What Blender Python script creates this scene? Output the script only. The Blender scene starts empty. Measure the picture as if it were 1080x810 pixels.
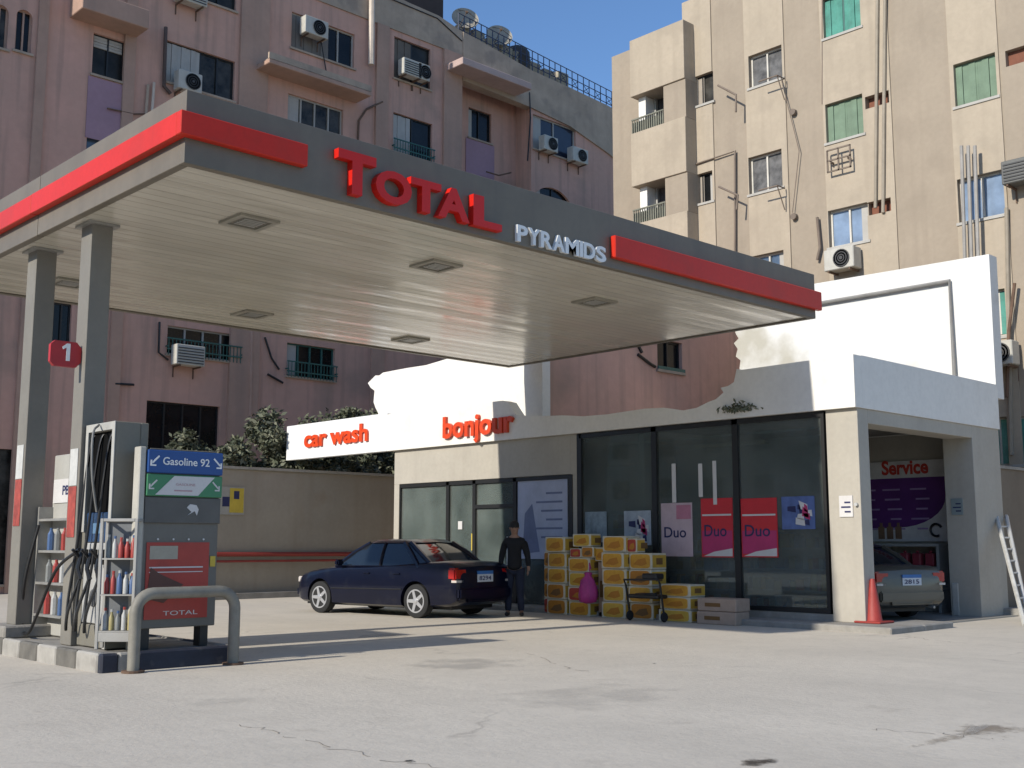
import bpy, bmesh, math, random
from mathutils import Vector, Matrix
R = math.radians
C = bpy.context.scene.collection
sc = bpy.context.scene
random.seed(7)

# ------------------------------------------------------------ camera numbers
F = 1200.0 / 1080.0
PITCH = math.atan(167.0 / 1200.0)
AZ = R(46.46)
CAMH = 1.38
_f = Vector((math.cos(AZ) * math.cos(PITCH), math.sin(AZ) * math.cos(PITCH), math.sin(PITCH)))
_r = Vector((math.sin(AZ), -math.cos(AZ), 0))
_u = _r.cross(_f)

def ray(px, py):
    return _f + _r * ((px - 540) / 1200.0) + _u * ((405 - py) / 1200.0)
def onX(px, py, X):          # survey of the photograph: a point on the real plane x = X
    d = ray(px, py); return Vector((0, 0, CAMH)) + d * (X / d.x)
def onY(px, py, Y):
    d = ray(px, py); return Vector((0, 0, CAMH)) + d * (Y / d.y)
def onZ(px, py, z):
    d = ray(px, py); return Vector((0, 0, CAMH)) + d * ((z - CAMH) / d.z)

# ------------------------------------------------------------ materials
_M = {}
def lin(c): return tuple(((x / 12.92) if x <= .04045 else ((x + .055) / 1.055) ** 2.4) for x in c)

def mat(name, col, rough=.7, var=.12, scale=3.0, col2=None, metal=0.0, bump=0.0, bscale=40, streak=0.0,
        streakcol=(.12, .1, .08), spots=0.0, spotcol=(.1, .09, .08), spotscale=1.2, spec=.5, coat=0.0, fine=.06):
    if name in _M: return _M[name]
    m = bpy.data.materials.new(name); m.use_nodes = True
    nt = m.node_tree; N = nt.nodes; L = nt.links
    b = N['Principled BSDF']
    b.inputs['Roughness'].default_value = rough
    b.inputs['Metallic'].default_value = metal
    b.inputs['Specular IOR Level'].default_value = spec
    b.inputs['Coat Weight'].default_value = coat
    tc = N.new('ShaderNodeTexCoord')
    c2 = col2 or tuple(min(1, x * (1 - var * 2.2)) for x in col)
    n1 = N.new('ShaderNodeTexNoise'); n1.inputs['Scale'].default_value = scale; n1.inputs['Detail'].default_value = 8; n1.inputs['Roughness'].default_value = .65
    L.new(tc.outputs['Object'], n1.inputs['Vector'])
    r1 = N.new('ShaderNodeMapRange'); r1.inputs['From Min'].default_value = .32; r1.inputs['From Max'].default_value = .68
    L.new(n1.outputs['Fac'], r1.inputs['Value'])
    mx = N.new('ShaderNodeMix'); mx.data_type = 'RGBA'
    mx.inputs[6].default_value = (*col, 1); mx.inputs[7].default_value = (*c2, 1)
    L.new(r1.outputs[0], mx.inputs[0])
    out = mx.outputs[2]
    def layer(vec_scale, nscale, lo, hi, amount, colr, detail=6):
        nonlocal out
        mp = N.new('ShaderNodeMapping'); mp.inputs['Scale'].default_value = vec_scale
        L.new(tc.outputs['Object'], mp.inputs['Vector'])
        n = N.new('ShaderNodeTexNoise'); n.inputs['Scale'].default_value = nscale; n.inputs['Detail'].default_value = detail
        L.new(mp.outputs[0], n.inputs['Vector'])
        r = N.new('ShaderNodeMapRange'); r.inputs['From Min'].default_value = lo; r.inputs['From Max'].default_value = hi; r.inputs['To Max'].default_value = amount
        L.new(n.outputs['Fac'], r.inputs['Value'])
        k = N.new('ShaderNodeMix'); k.data_type = 'RGBA'; k.inputs[7].default_value = (*colr, 1)
        L.new(r.outputs[0], k.inputs[0]); L.new(out, k.inputs[6]); out = k.outputs[2]
    if fine: layer((1, 1, 1), scale * 14, .35, .75, fine * 3, tuple(x * .6 for x in col), 3)
    if streak: layer((2.2, 2.2, .12), 1.6, .5, .78, streak, streakcol)
    if spots: layer((1, 1, 1), spotscale, .56, .66, spots, spotcol, 10)
    L.new(out, b.inputs['Base Color'])
    if bump:
        nb = N.new('ShaderNodeTexNoise'); nb.inputs['Scale'].default_value = bscale; nb.inputs['Detail'].default_value = 6
        L.new(tc.outputs['Object'], nb.inputs['Vector'])
        bm = N.new('ShaderNodeBump'); bm.inputs['Strength'].default_value = bump; bm.inputs['Distance'].default_value = .02
        L.new(nb.outputs['Fac'], bm.inputs['Height']); L.new(bm.outputs[0], b.inputs['Normal'])
    _M[name] = m
    return m

def glass_mat(name, tint=.35, rough=.02, col=(.75, .85, .85), film=.13):
    if name in _M: return _M[name]
    m = bpy.data.materials.new(name); m.use_nodes = True
    nt = m.node_tree; N = nt.nodes; L = nt.links; N.remove(N['Principled BSDF'])
    t = N.new('ShaderNodeBsdfTransparent'); t.inputs[0].default_value = (tint * col[0], tint * col[1], tint * col[2], 1)
    g = N.new('ShaderNodeBsdfGlossy'); g.inputs['Roughness'].default_value = rough; g.inputs[0].default_value = (.85, .92, .95, 1)
    lw = N.new('ShaderNodeFresnel'); lw.inputs['IOR'].default_value = 1.5
    mx = N.new('ShaderNodeMixShader')
    L.new(lw.outputs[0], mx.inputs[0]); L.new(t.outputs[0], mx.inputs[1]); L.new(g.outputs[0], mx.inputs[2])
    df = N.new('ShaderNodeBsdfDiffuse'); df.inputs[0].default_value = (.42, .43, .39, 1)
    tc = N.new('ShaderNodeTexCoord'); nz = N.new('ShaderNodeTexNoise'); nz.inputs['Scale'].default_value = 1.1; nz.inputs['Detail'].default_value = 7; L.new(tc.outputs['Object'], nz.inputs['Vector'])
    rg = N.new('ShaderNodeMapRange'); rg.inputs['From Min'].default_value = .3; rg.inputs['From Max'].default_value = .7; rg.inputs['To Min'].default_value = film * .6; rg.inputs['To Max'].default_value = film * 1.5
    L.new(nz.outputs['Fac'], rg.inputs['Value']); m2 = N.new('ShaderNodeMixShader'); L.new(rg.outputs[0], m2.inputs[0]); L.new(mx.outputs[0], m2.inputs[1]); L.new(df.outputs[0], m2.inputs[2])
    L.new(m2.outputs[0], N['Material Output'].inputs[0])
    _M[name] = m
    return m

pink = mat('pink_plaster', (.61, .345, .265), .9, .1, .35, col2=(.47, .295, .225), bump=.25, bscale=9, streak=.6, streakcol=(.24, .17, .135), spots=.6, spotcol=(.30, .215, .17), spotscale=.38)
pinklight = mat('lilac_pink_paint', (.38, .24, .29), .9, .08, .6, streak=.25, streakcol=(.33, .22, .24))
pinkbrown = mat('brown_pink_plaster', (.46, .295, .22), .9, .1, .5, bump=.2, bscale=9, streak=.35, streakcol=(.22, .17, .14))
pinkgrey = mat('weathered_grey_plaster', (.47, .37, .28), .95, .15, .8, bump=.5, bscale=5, streak=.35, streakcol=(.25, .2, .16), spots=.6, spotcol=(.22, .18, .15), spotscale=.9)
beige = mat('beige_render', (.345, .285, .215), .92, .07, .6, bump=.25, bscale=8, streak=.4, streakcol=(.23, .185, .14), spots=.35, spotcol=(.25, .205, .155), spotscale=.8)
beigelight = mat('pale_beige_render', (.425, .356, .268), .92, .07, .7, bump=.25, bscale=8, streak=.45, streakcol=(.29, .24, .18), spots=.4, spotcol=(.30, .25, .19), spotscale=1.0)
white = mat('white_wall_paint', (.78, .75, .685), .8, .03, .8, bump=.12, bscale=10, streak=.12, streakcol=(.5, .47, .42), spots=.12, spotcol=(.5, .46, .4), spotscale=1.1)
whitestain = mat('stained_white_wall', (.70, .69, .65), .8, .03, .8, bump=.12, bscale=10, streak=.12, streakcol=(.55, .52, .45), spots=.75, spotcol=(.36, .33, .25), spotscale=.45)
shopgrey = mat('shop_grey_render', (.44, .405, .34), .85, .06, .9, bump=.15, bscale=12, streak=.25, streakcol=(.27, .24, .2), spots=.1, spotcol=(.28, .24, .2))
signwhite = mat('white_sign_panel', (.82, .82, .80), .4, .02, 2, streak=.06)
fascia = mat('grey_composite_panel', (.18, .152, .112), .5, .1, .8, streak=.4, streakcol=(.10, .088, .07))
red = mat('red_gloss_trim', (.62, .028, .012), .4, .05, 1.5, streak=.1, streakcol=(.33, .03, .02), spec=.3, spots=.25, spotcol=(.42, .04, .02), spotscale=1.5)
letterred = mat('red_letter_acrylic', (.66, .016, .008), .35, .04, 2, spec=.35)
letterwhite = mat('white_letter_acrylic', (.8, .8, .78), .35, .03, 2)
colgrey = mat('column_paint', (.21, .195, .165), .6, .08, 1.2, streak=.22, streakcol=(.17, .15, .13), bump=.1, bscale=14)
dark = mat('dark_frame_metal', (.018, .018, .018), .4, .05, 4, spec=.4)
black = mat('black_plastic', (.012, .012, .013), .45, .05, 4)
rubber = mat('tyre_rubber', (.016, .016, .016), .85, .1, 8)
steel = mat('galvanised_steel', (.42, .41, .38), .5, .12, 5, metal=.5, streak=.2, bump=.05)
alum = mat('aluminium', (.62, .62, .6), .4, .06, 5, metal=.4)
pumpgrey = mat('pump_grey_paint', (.15, .14, .12), .5, .08, 2, streak=.2, streakcol=(.12, .1, .09))
pumplight = mat('pump_light_grey', (.42, .41, .37), .5, .07, 2, streak=.2, streakcol=(.25, .22, .19))
darkwin = mat('dark_window_glass', (.014, .015, .016), .15, .3, 1.5, spec=.3, fine=0)
curtained = mat('curtained_window', (.07, .065, .055), .25, .5, 2.2, spec=.3, fine=.1)
dusty = mat('dusty_window', (.035, .034, .03), .4, .4, 1.3, spec=.3)
bluewin = mat('bluish_window_glass', (.10, .14, .20), .12, .2, 1.2, spec=.8, fine=0)
shutterw = mat('pale_roller_shutter', (.42, .40, .36), .7, .06, 3, streak=.2)
greensh = mat('green_shutter', (.17, .245, .165), .8, .12, 3, streak=.25, streakcol=(.09, .12, .08))
tealcl = mat('teal_curtain', (.08, .30, .23), .8, .2, 3, streak=.3, streakcol=(.25, .42, .38))
tealrail = mat('teal_railing', (.03, .12, .10), .5, .1, 4)
brick = mat('brown_red_niche', (.22, .085, .05), .9, .15, 4)
acwhite = mat('ac_casing', (.50, .48, .42), .6, .08, 4, streak=.3, streakcol=(.25, .22, .18))
acdark = mat('ac_grille', (.05, .05, .05), .6, .1, 4)
rust = mat('rusty_pipe', (.16, .095, .06), .8, .2, 6)
wallbeige = mat('painted_boundary_wall', (.36, .315, .245), .9, .08, .7, streak=.25, streakcol=(.24, .18, .12), spots=.45, spotcol=(.25, .15, .08), spotscale=.5, bump=.15, bscale=10)
brownwall = mat('brown_wall', (.20, .165, .125), .9, .1, .8, streak=.2)
redpaint = mat('red_pipe_paint', (.30, .035, .025), .6, .12, 3)
pave = mat('dusty_pavement', (.33, .31, .275), .95, .15, 2.5, bump=.4, bscale=18, spots=.4, spotcol=(.2, .18, .15), spotscale=3)
kerbdark = mat('dark_blue_kerb_paint', (.025, .03, .05), .7, .2, 5, spots=.35, spotcol=(.15, .14, .13), spotscale=4)
kerbwhite = mat('worn_white_kerb_paint', (.40, .38, .34), .8, .15, 4, spots=.4, spotcol=(.2, .18, .16), spotscale=5)
navy = mat('navy_car_paint', (.0025, .004, .016), .3, .1, 2, coat=.3, spec=.25, fine=0, spots=.12, spotcol=(.05, .05, .05), spotscale=3)
carbeige = mat('champagne_car_paint', (.12, .108, .085), .35, .06, 2, metal=.3, coat=.4, fine=0)
carglass = mat('car_glass', (.012, .018, .026), .06, .05, 2, spec=.6, fine=0)
rimm = mat('alloy_rim', (.55, .55, .56), .35, .05, 6, metal=.6)
tail = mat('tail_light_red', (.42, .012, .01), .2, .1, 8, coat=.5)
tailw = mat('lamp_clear', (.6, .55, .5), .2, .1, 8, coat=.5)
blueplate = mat('blue_plate_band', (.04, .16, .42), .5, .05, 8)
whiteplate = mat('white_plate', (.6, .62, .64), .5, .05, 8)
skin = mat('skin', (.30, .165, .105), .6, .05, 6)
hairm = mat('black_hair', (.012, .01, .009), .7, .2, 20)
sweater = mat('black_sweater', (.010, .010, .012), .9, .15, 10, bump=.2)
jeans = mat('dark_jeans', (.016, .022, .045), .9, .2, 10)
shoem = mat('dark_shoe', (.015, .012, .012), .6, .1, 10)
cartonw = mat('carton_white', (.66, .60, .45), .8, .08, 6)
cartony = mat('carton_yellow_print', (.66, .36, .035), .65, .2, 5, col2=(.50, .22, .02))
cartono = mat('carton_orange_print', (.50, .20, .02), .7, .12, 5)
cartony2 = mat('carton_bright_yellow_print', (.66, .40, .05), .65, .12, 5)
cartonr = mat('carton_red_print', (.45, .06, .035), .7, .12, 5)
cartonp = mat('carton_pinkish_board', (.45, .33, .25), .85, .1, 5)
cartonb = mat('carton_brown_text', (.2, .1, .03), .8, .1, 5)
magenta = mat('magenta_plastic_bag', (.46, .04, .22), .55, .15, 6, bump=.6, bscale=12)
conered = mat('faded_red_cone', (.34, .04, .03), .6, .12, 5)
bluesign = mat('blue_sign', (.012, .07, .26), .4, .04, 3)
greensign = mat('green_sign', (.05, .22, .10), .45, .05, 3)
purple = mat('purple_banner', (.13, .03, .2), .6, .15, 2)
posterred = mat('poster_red', (.58, .02, .03), .5, .06, 4)
postermag = mat('poster_magenta', (.48, .03, .14), .5, .08, 4)
posterpale = mat('poster_pale_pink', (.55, .42, .45), .5, .1, 3)
posterw = mat('poster_white', (.62, .60, .58), .5, .05, 3)
posterblue = mat('poster_blue', (.10, .16, .38), .5, .2, 5)
navyink = mat('navy_ink', (.015, .02, .09), .6, .05, 3)
yellowp = mat('yellow_poster', (.62, .45, .05), .6, .1, 3)
pumpred = mat('pump_red_poster', (.42, .045, .03), .45, .12, 2, spots=.3, spotcol=(.25, .03, .02), spotscale=2)
interior = mat('shop_inside_wall', (.50, .48, .43), .9, .1, 1)
interiorfl = mat('shop_inside_floor', (.34, .32, .28), .5, .1, 1)
shopglass = glass_mat('shop_glass', .85)
wood = mat('trunk_bark', (.12, .09, .06), .95, .2, 6)
colorA = mat('bottle_red', (.36, .05, .04), .4, .1, 6)
colorB = mat('bottle_blue', (.07, .13, .27), .4, .1, 6)
colorC = mat('bottle_white', (.46, .46, .44), .4, .1, 6)
colorD = mat('bottle_yellow', (.38, .32, .14), .4, .1, 6)
colorE = mat('bottle_grey', (.22, .23, .22), .4, .1, 6)
displayblue = mat('pump_display_blue', (.03, .07, .16), .3, .3, 6)

def leaf_mat():
    m = bpy.data.materials.new('dusty_leaves'); m.use_nodes = True
    nt = m.node_tree; N = nt.nodes; L = nt.links; b = N['Principled BSDF']; b.inputs['Roughness'].default_value = .75
    g = N.new('ShaderNodeNewGeometry'); r = N.new('ShaderNodeValToRGB')
    r.color_ramp.elements[0].color = (.05, .06, .032, 1); r.color_ramp.elements[1].color = (.19, .19, .13, 1)
    e = r.color_ramp.elements.new(.5); e.color = (.10, .11, .065, 1)
    L.new(g.outputs['Random Per Island'], r.inputs[0]); L.new(r.outputs[0], b.inputs['Base Color'])
    return m
leaves = leaf_mat()

def ceiling_mat():
    m = bpy.data.materials.new('canopy_ceiling_strip'); m.use_nodes = True
    nt = m.node_tree; N = nt.nodes; L = nt.links; b = N['Principled BSDF']
    b.inputs['Specular IOR Level'].default_value = .6
    tc = N.new('ShaderNodeTexCoord'); sp = N.new('ShaderNodeSeparateXYZ'); L.new(tc.outputs['Object'], sp.inputs[0])
    mu = N.new('ShaderNodeMath'); mu.operation = 'MULTIPLY'; mu.inputs[1].default_value = 1 / .2; L.new(sp.outputs['Y'], mu.inputs[0])
    fr = N.new('ShaderNodeMath'); fr.operation = 'FRACT'; L.new(mu.outputs[0], fr.inputs[0])
    gp = N.new('ShaderNodeMath'); gp.operation = 'LESS_THAN'; gp.inputs[1].default_value = .13; L.new(fr.outputs[0], gp.inputs[0])
    n = N.new('ShaderNodeTexNoise'); n.inputs['Scale'].default_value = .7; n.inputs['Detail'].default_value = 7; L.new(tc.outputs['Object'], n.inputs['Vector'])
    cr = N.new('ShaderNodeValToRGB'); cr.color_ramp.elements[0].position = .3; cr.color_ramp.elements[1].position = .7
    cr.color_ramp.elements[0].color = (.54, .50, .41, 1); cr.color_ramp.elements[1].color = (.63, .59, .49, 1)
    L.new(n.outputs['Fac'], cr.inputs[0])
    mx = N.new('ShaderNodeMix'); mx.data_type = 'RGBA'; mx.inputs[7].default_value = (.44, .405, .33, 1)
    L.new(gp.outputs[0], mx.inputs[0]); L.new(cr.outputs[0], mx.inputs[6]); L.new(mx.outputs[2], b.inputs['Base Color'])
    fl = N.new('ShaderNodeMath'); fl.operation = 'FLOOR'; L.new(mu.outputs[0], fl.inputs[0])
    wn = N.new('ShaderNodeTexWhiteNoise'); wn.noise_dimensions = '1D'; L.new(fl.outputs[0], wn.inputs['W'])
    rr = N.new('ShaderNodeMapRange'); rr.inputs['To Min'].default_value = .16; rr.inputs['To Max'].default_value = .32; L.new(wn.outputs['Value'], rr.inputs['Value'])
    L.new(rr.outputs[0], b.inputs['Roughness'])
    mp = N.new('ShaderNodeMapping'); mp.inputs['Scale'].default_value = (.35, 1.6, 1); L.new(tc.outputs['Object'], mp.inputs[0])
    n2 = N.new('ShaderNodeTexNoise'); n2.inputs['Scale'].default_value = 1.1; n2.inputs['Detail'].default_value = 2; L.new(mp.outputs[0], n2.inputs['Vector'])
    bp = N.new('ShaderNodeBump'); bp.inputs['Strength'].default_value = .5; bp.inputs['Distance'].default_value = .06; L.new(n2.outputs['Fac'], bp.inputs['Height'])
    bp2 = N.new('ShaderNodeBump'); bp2.inputs['Strength'].default_value = .3; bp2.inputs['Distance'].default_value = .01; bp2.invert = True
    L.new(gp.outputs[0], bp2.inputs['Height']); L.new(bp.outputs[0], bp2.inputs['Normal']); L.new(bp2.outputs[0], b.inputs['Normal'])
    return m
ceilm = ceiling_mat()

def ground_mat():
    m = bpy.data.materials.new('forecourt_concrete'); m.use_nodes = True
    nt = m.node_tree; N = nt.nodes; L = nt.links; b = N['Principled BSDF']; b.inputs['Roughness'].default_value = .85
    b.inputs['Specular IOR Level'].default_value = .3
    tc = N.new('ShaderNodeTexCoord')
    def noise(scale, detail=8, vec=(1, 1, 1), rough=.6):
        mp = N.new('ShaderNodeMapping'); mp.inputs['Scale'].default_value = vec; L.new(tc.outputs['Object'], mp.inputs[0])
        n = N.new('ShaderNodeTexNoise'); n.inputs['Scale'].default_value = scale; n.inputs['Detail'].default_value = detail; n.inputs['Roughness'].default_value = rough
        L.new(mp.outputs[0], n.inputs['Vector']); return n.outputs['Fac']
    def rng(v, a, b_, lo=0, hi=1):
        r = N.new('ShaderNodeMapRange'); r.inputs['From Min'].default_value = a; r.inputs['From Max'].default_value = b_
        r.inputs['To Min'].default_value = lo; r.inputs['To Max'].default_value = hi; L.new(v, r.inputs['Value']); return r.outputs[0]
    def mix(fac, a, bcol):
        k = N.new('ShaderNodeMix'); k.data_type = 'RGBA'; L.new(fac, k.inputs[0])
        if isinstance(a, tuple): k.inputs[6].default_value = (*a, 1)
        else: L.new(a, k.inputs[6])
        k.inputs[7].default_value = (*bcol, 1); return k.outputs[2]
    c = mix(rng(noise(.35), .35, .65), (.58, .525, .435), (.52, .47, .39))
    c = mix(rng(noise(3.5, 10, rough=.75), .45, .8, 0, .4), c, (.36, .325, .27))
    c = mix(rng(noise(.5, 8, (1, .25, 1)), .5, .75, 0, .45), c, (.38, .35, .295))
    c = mix(rng(noise(1.3, 10, rough=.7), .6, .72, 0, .4), c, (.33, .29, .235))
    c = mix(rng(noise(26, 6), .62, .8, 0, .5), c, (.22, .2, .17))
    # cracks: thin lines of a warped voronoi edge, broken up by noise
    mp = N.new('ShaderNodeMapping'); L.new(tc.outputs['Object'], mp.inputs[0])
    wn = N.new('ShaderNodeTexNoise'); wn.inputs['Scale'].default_value = 1.2; wn.inputs['Detail'].default_value = 6; L.new(tc.outputs['Object'], wn.inputs['Vector'])
    ad = N.new('ShaderNodeVectorMath'); ad.operation = 'ADD'; L.new(mp.outputs[0], ad.inputs[0]); L.new(wn.outputs['Color'], ad.inputs[1])
    v = N.new('ShaderNodeTexVoronoi'); v.feature = 'DISTANCE_TO_EDGE'; v.inputs['Scale'].default_value = .22; L.new(ad.outputs[0], v.inputs['Vector'])
    cr = rng(v.outputs['Distance'], 0, .008, 1, 0)
    mm = N.new('ShaderNodeMath'); mm.operation = 'MULTIPLY'; L.new(cr, mm.inputs[0]); L.new(rng(noise(.6, 3), .5, .62, 0, .35), mm.inputs[1])
    c = mix(mm.outputs[0], c, (.16, .14, .12))
    L.new(c, b.inputs['Base Color'])
    bp = N.new('ShaderNodeBump'); bp.inputs['Strength'].default_value = .35; bp.inputs['Distance'].default_value = .02
    L.new(noise(14, 8), bp.inputs['Height']); L.new(bp.outputs[0], b.inputs['Normal'])
    return m
groundm = ground_mat()

def stain_mat(name, col, alpha=.6, scale=2.0):
    m = bpy.data.materials.new(name); m.use_nodes = True
    nt = m.node_tree; N = nt.nodes; L = nt.links; b = N['Principled BSDF']; b.inputs['Roughness'].default_value = .8
    b.inputs['Base Color'].default_value = (*col, 1)
    tc = N.new('ShaderNodeTexCoord'); n = N.new('ShaderNodeTexNoise'); n.inputs['Scale'].default_value = scale; n.inputs['Detail'].default_value = 8; n.inputs['Roughness'].default_value = .7
    L.new(tc.outputs['Object'], n.inputs['Vector'])
    g = N.new('ShaderNodeVectorMath'); g.operation = 'LENGTH'
    mp = N.new('ShaderNodeMapping'); mp.inputs['Location'].default_value = (-1, -1, 0); mp.inputs['Scale'].default_value = (2, 2, 0)
    L.new(tc.outputs['Generated'], mp.inputs[0]); L.new(mp.outputs[0], g.inputs[0])
    r = N.new('ShaderNodeMapRange'); r.inputs['From Min'].default_value = .2; r.inputs['From Max'].default_value = .95; r.inputs['To Min'].default_value = .14; r.inputs['To Max'].default_value = -.30
    L.new(g.outputs['Value'], r.inputs['Value'])
    a = N.new('ShaderNodeMath'); a.operation = 'ADD'; L.new(r.outputs[0], a.inputs[0]); L.new(n.outputs['Fac'], a.inputs[1])
    r2 = N.new('ShaderNodeMapRange'); r2.inputs['From Min'].default_value = .47; r2.inputs['From Max'].default_value = .66; r2.inputs['To Max'].default_value = alpha
    L.new(a.outputs[0], r2.inputs['Value']); L.new(r2.outputs[0], b.inputs['Alpha'])
    return m

# ------------------------------------------------------------ mesh helpers
class MB:
    def __init__(s): s.v = []; s.f = []; s.mi = []
    def add(s, vs, fs, m=0):
        k = len(s.v); s.v += [Vector(v) for v in vs]
        for f in fs: s.f.append([i + k for i in f]); s.mi.append(m)
        return s
    def box(s, x0, x1, y0, y1, z0, z1, m=0):
        if x0 > x1: x0, x1 = x1, x0
        if y0 > y1: y0, y1 = y1, y0
        if z0 > z1: z0, z1 = z1, z0
        return s.add([(x0, y0, z0), (x1, y0, z0), (x1, y1, z0), (x0, y1, z0), (x0, y0, z1), (x1, y0, z1), (x1, y1, z1), (x0, y1, z1)],
              [(0, 3, 2, 1), (4, 5, 6, 7), (0, 1, 5, 4), (1, 2, 6, 5), (2, 3, 7, 6), (3, 0, 4, 7)], m)
    def fb(s, ax, c, u0, u1, d0, d1, z0, z1, m=0):      # box on a facade: d is the distance out of the wall
        if ax == 'X': return s.box(c - d0, c - d1, u0, u1, z0, z1, m)
        return s.box(u0, u1, c - d0, c - d1, z0, z1, m)
    def prism(s, poly, fn0, fn1, m=0):
        n = len(poly)
        vs = [fn0(*p) for p in poly] + [fn1(*p) for p in poly]
        fs = [tuple(range(n)), tuple(range(2 * n - 1, n - 1, -1))] + [(i, (i + 1) % n, n + (i + 1) % n, n + i) for i in range(n)]
        return s.add(vs, fs, m)
    def fprism(s, ax, c, poly, d0, d1, m=0):            # polygon in (u, z) on a facade
        if ax == 'X': return s.prism(poly, lambda u, z: (c - d0, u, z), lambda u, z: (c - d1, u, z), m)
        return s.prism(poly, lambda u, z: (u, c - d0, z), lambda u, z: (u, c - d1, z), m)
    def tube(s, pts, r, n=8, m=0, r2=None):
        pts = [Vector(p) for p in pts]; k = len(s.v); L = len(pts)
        up = None
        for i, p in enumerate(pts):
            d = (pts[min(i + 1, L - 1)] - pts[max(i - 1, 0)]).normalized()
            if up is None or abs(d.dot(up)) > .98: up = Vector((0, 0, 1)) if abs(d.z) < .9 else Vector((1, 0, 0))
            a = d.cross(up).normalized(); b = a.cross(d).normalized(); up = b
            rr = r if r2 is None else r + (r2 - r) * i / (L - 1)
            for j in range(n):
                t = 2 * math.pi * j / n
                s.v.append(p + a * math.cos(t) * rr + b * math.sin(t) * rr)
        for i in range(L - 1):
            for j in range(n):
                s.f.append([k + i * n + j, k + i * n + (j + 1) % n, k + (i + 1) * n + (j + 1) % n, k + (i + 1) * n + j]); s.mi.append(m)
        s.f.append([k + j for j in range(n)][::-1]); s.mi.append(m)
        s.f.append([k + (L - 1) * n + j for j in range(n)]); s.mi.append(m)
        return s
    def hose(s, pts, r, n=8, m=0):
        P = [Vector(p) for p in pts]; P = [P[0] * 2 - P[1]] + P + [P[-1] * 2 - P[-2]]; q = []
        for i in range(1, len(P) - 2):
            for k in range(6):
                t = k / 6; a, b, c, d = P[i - 1], P[i], P[i + 1], P[i + 2]
                q.append(.5 * ((2 * b) + (c - a) * t + (2 * a - 5 * b + 4 * c - d) * t * t + (3 * b - a - 3 * c + d) * t ** 3))
        q.append(P[-2]); return s.tube(q, r, n, m)
    def cyl(s, p0, p1, r, n=16, m=0, r2=None): return s.tube([p0, p1], r, n, m, r2)
    def lathe(s, prof, M=None, n=20, m=0):              # prof: (radius, height) about z
        M = M or Matrix(); k = len(s.v)
        for r, h in prof:
            for j in range(n):
                t = 2 * math.pi * j / n; s.v.append(M @ Vector((r * math.cos(t), r * math.sin(t), h)))
        for i in range(len(prof) - 1):
            for j in range(n):
                s.f.append([k + i * n + j, k + i * n + (j + 1) % n, k + (i + 1) * n + (j + 1) % n, k + (i + 1) * n + j]); s.mi.append(m)
        s.f.append([k + j for j in range(n)][::-1]); s.mi.append(m)
        s.f.append([k + (len(prof) - 1) * n + j for j in range(n)]); s.mi.append(m)
        return s
    def text(s, txt, fn, w=None, h=None, ext=.01, bold=.0, m=0, x=0, y=0, align=None):
        vs, fs, W, H = text_geo(txt, bold)
        sx = (w / W) if w else (h / H); sy = (h / H) if h else sx
        k = len(s.v)
        for v in vs: s.v.append(Vector(fn(x + v.x * sx, v.z * ext, y + v.y * sy)))
        for f in fs: s.f.append([i + k for i in f]); s.mi.append(m)
        return W * sx
    def build(s, name, mats, parent=None, bevel=0, smooth=0, recalc=True, seg=1, loc=None):
        if not isinstance(mats, (list, tuple)): mats = [mats]
        off = OFF.get(parent, Vector((0, 0, 0))) if parent is not None else Vector((0, 0, 0))
        if loc is not None: off = Vector(loc)
        me = bpy.data.meshes.new(name); me.from_pydata([v - off for v in s.v], [], s.f)
        for q in mats: me.materials.append(q)
        for i, p in enumerate(me.polygons): p.material_index = s.mi[i]
        if recalc or bevel:
            bm = bmesh.new(); bm.from_mesh(me)
            if recalc: bmesh.ops.recalc_face_normals(bm, faces=bm.faces)
            if bevel:
                es = [e for e in bm.edges if len(e.link_faces) == 2 and e.calc_face_angle(0) > .6]
                bmesh.ops.bevel(bm, geom=es, offset=bevel, segments=seg, affect='EDGES', clamp_overlap=True)
            bm.to_mesh(me); bm.free()
        if smooth:
            me.shade_smooth(); me.set_sharp_from_angle(angle=R(smooth))
        o = bpy.data.objects.new(name, me); C.objects.link(o)
        if parent is not None:
            o.parent = parent; OFF[o] = OFF.get(parent, Vector((0, 0, 0)))
        elif loc is not None: o.location = off; OFF[o] = off
        return o
OFF = {}
_T = {}
def text_geo(txt, bold):
    key = (txt, bold)
    if key in _T: return _T[key]
    cu = bpy.data.curves.new('lettering', 'FONT'); cu.body = txt; cu.extrude = .5; cu.offset = bold; cu.resolution_u = 4
    o = bpy.data.objects.new('lettering', cu); C.objects.link(o)
    dg = bpy.context.evaluated_depsgraph_get(); me = bpy.data.meshes.new_from_object(o.evaluated_get(dg))
    vs = [v.co.copy() for v in me.vertices]; fs = [tuple(p.vertices) for p in me.polygons]
    mx = min(v.x for v in vs); Mx = max(v.x for v in vs); my = min(v.y for v in vs); My = max(v.y for v in vs)
    for v in vs: v.x -= mx; v.y -= my; v.z += .5
    bpy.data.objects.remove(o); bpy.data.curves.remove(cu); bpy.data.meshes.remove(me)
    _T[key] = (vs, fs, Mx - mx, My - my)
    return _T[key]
def tag(o, label=None, cat=None, group=None, kind=None):
    if label: o['label'] = label
    if cat: o['category'] = cat
    if group: o['group'] = group
    if kind: o['kind'] = kind
    return o
def empty(name, loc, label, cat, group=None, rz=0):
    o = bpy.data.objects.new(name, None); C.objects.link(o); o.location = loc; o.rotation_euler = (0, 0, rz); o.empty_display_size = .2
    OFF[o] = Vector(loc) if rz == 0 else Vector((0, 0, 0))
    return tag(o, label, cat, group)
def local_empty(name, loc, label, cat, group=None, rz=0):      # children are built in local coordinates
    o = empty(name, loc, label, cat, group, rz); OFF[o] = Vector((0, 0, 0)); return o
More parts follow.
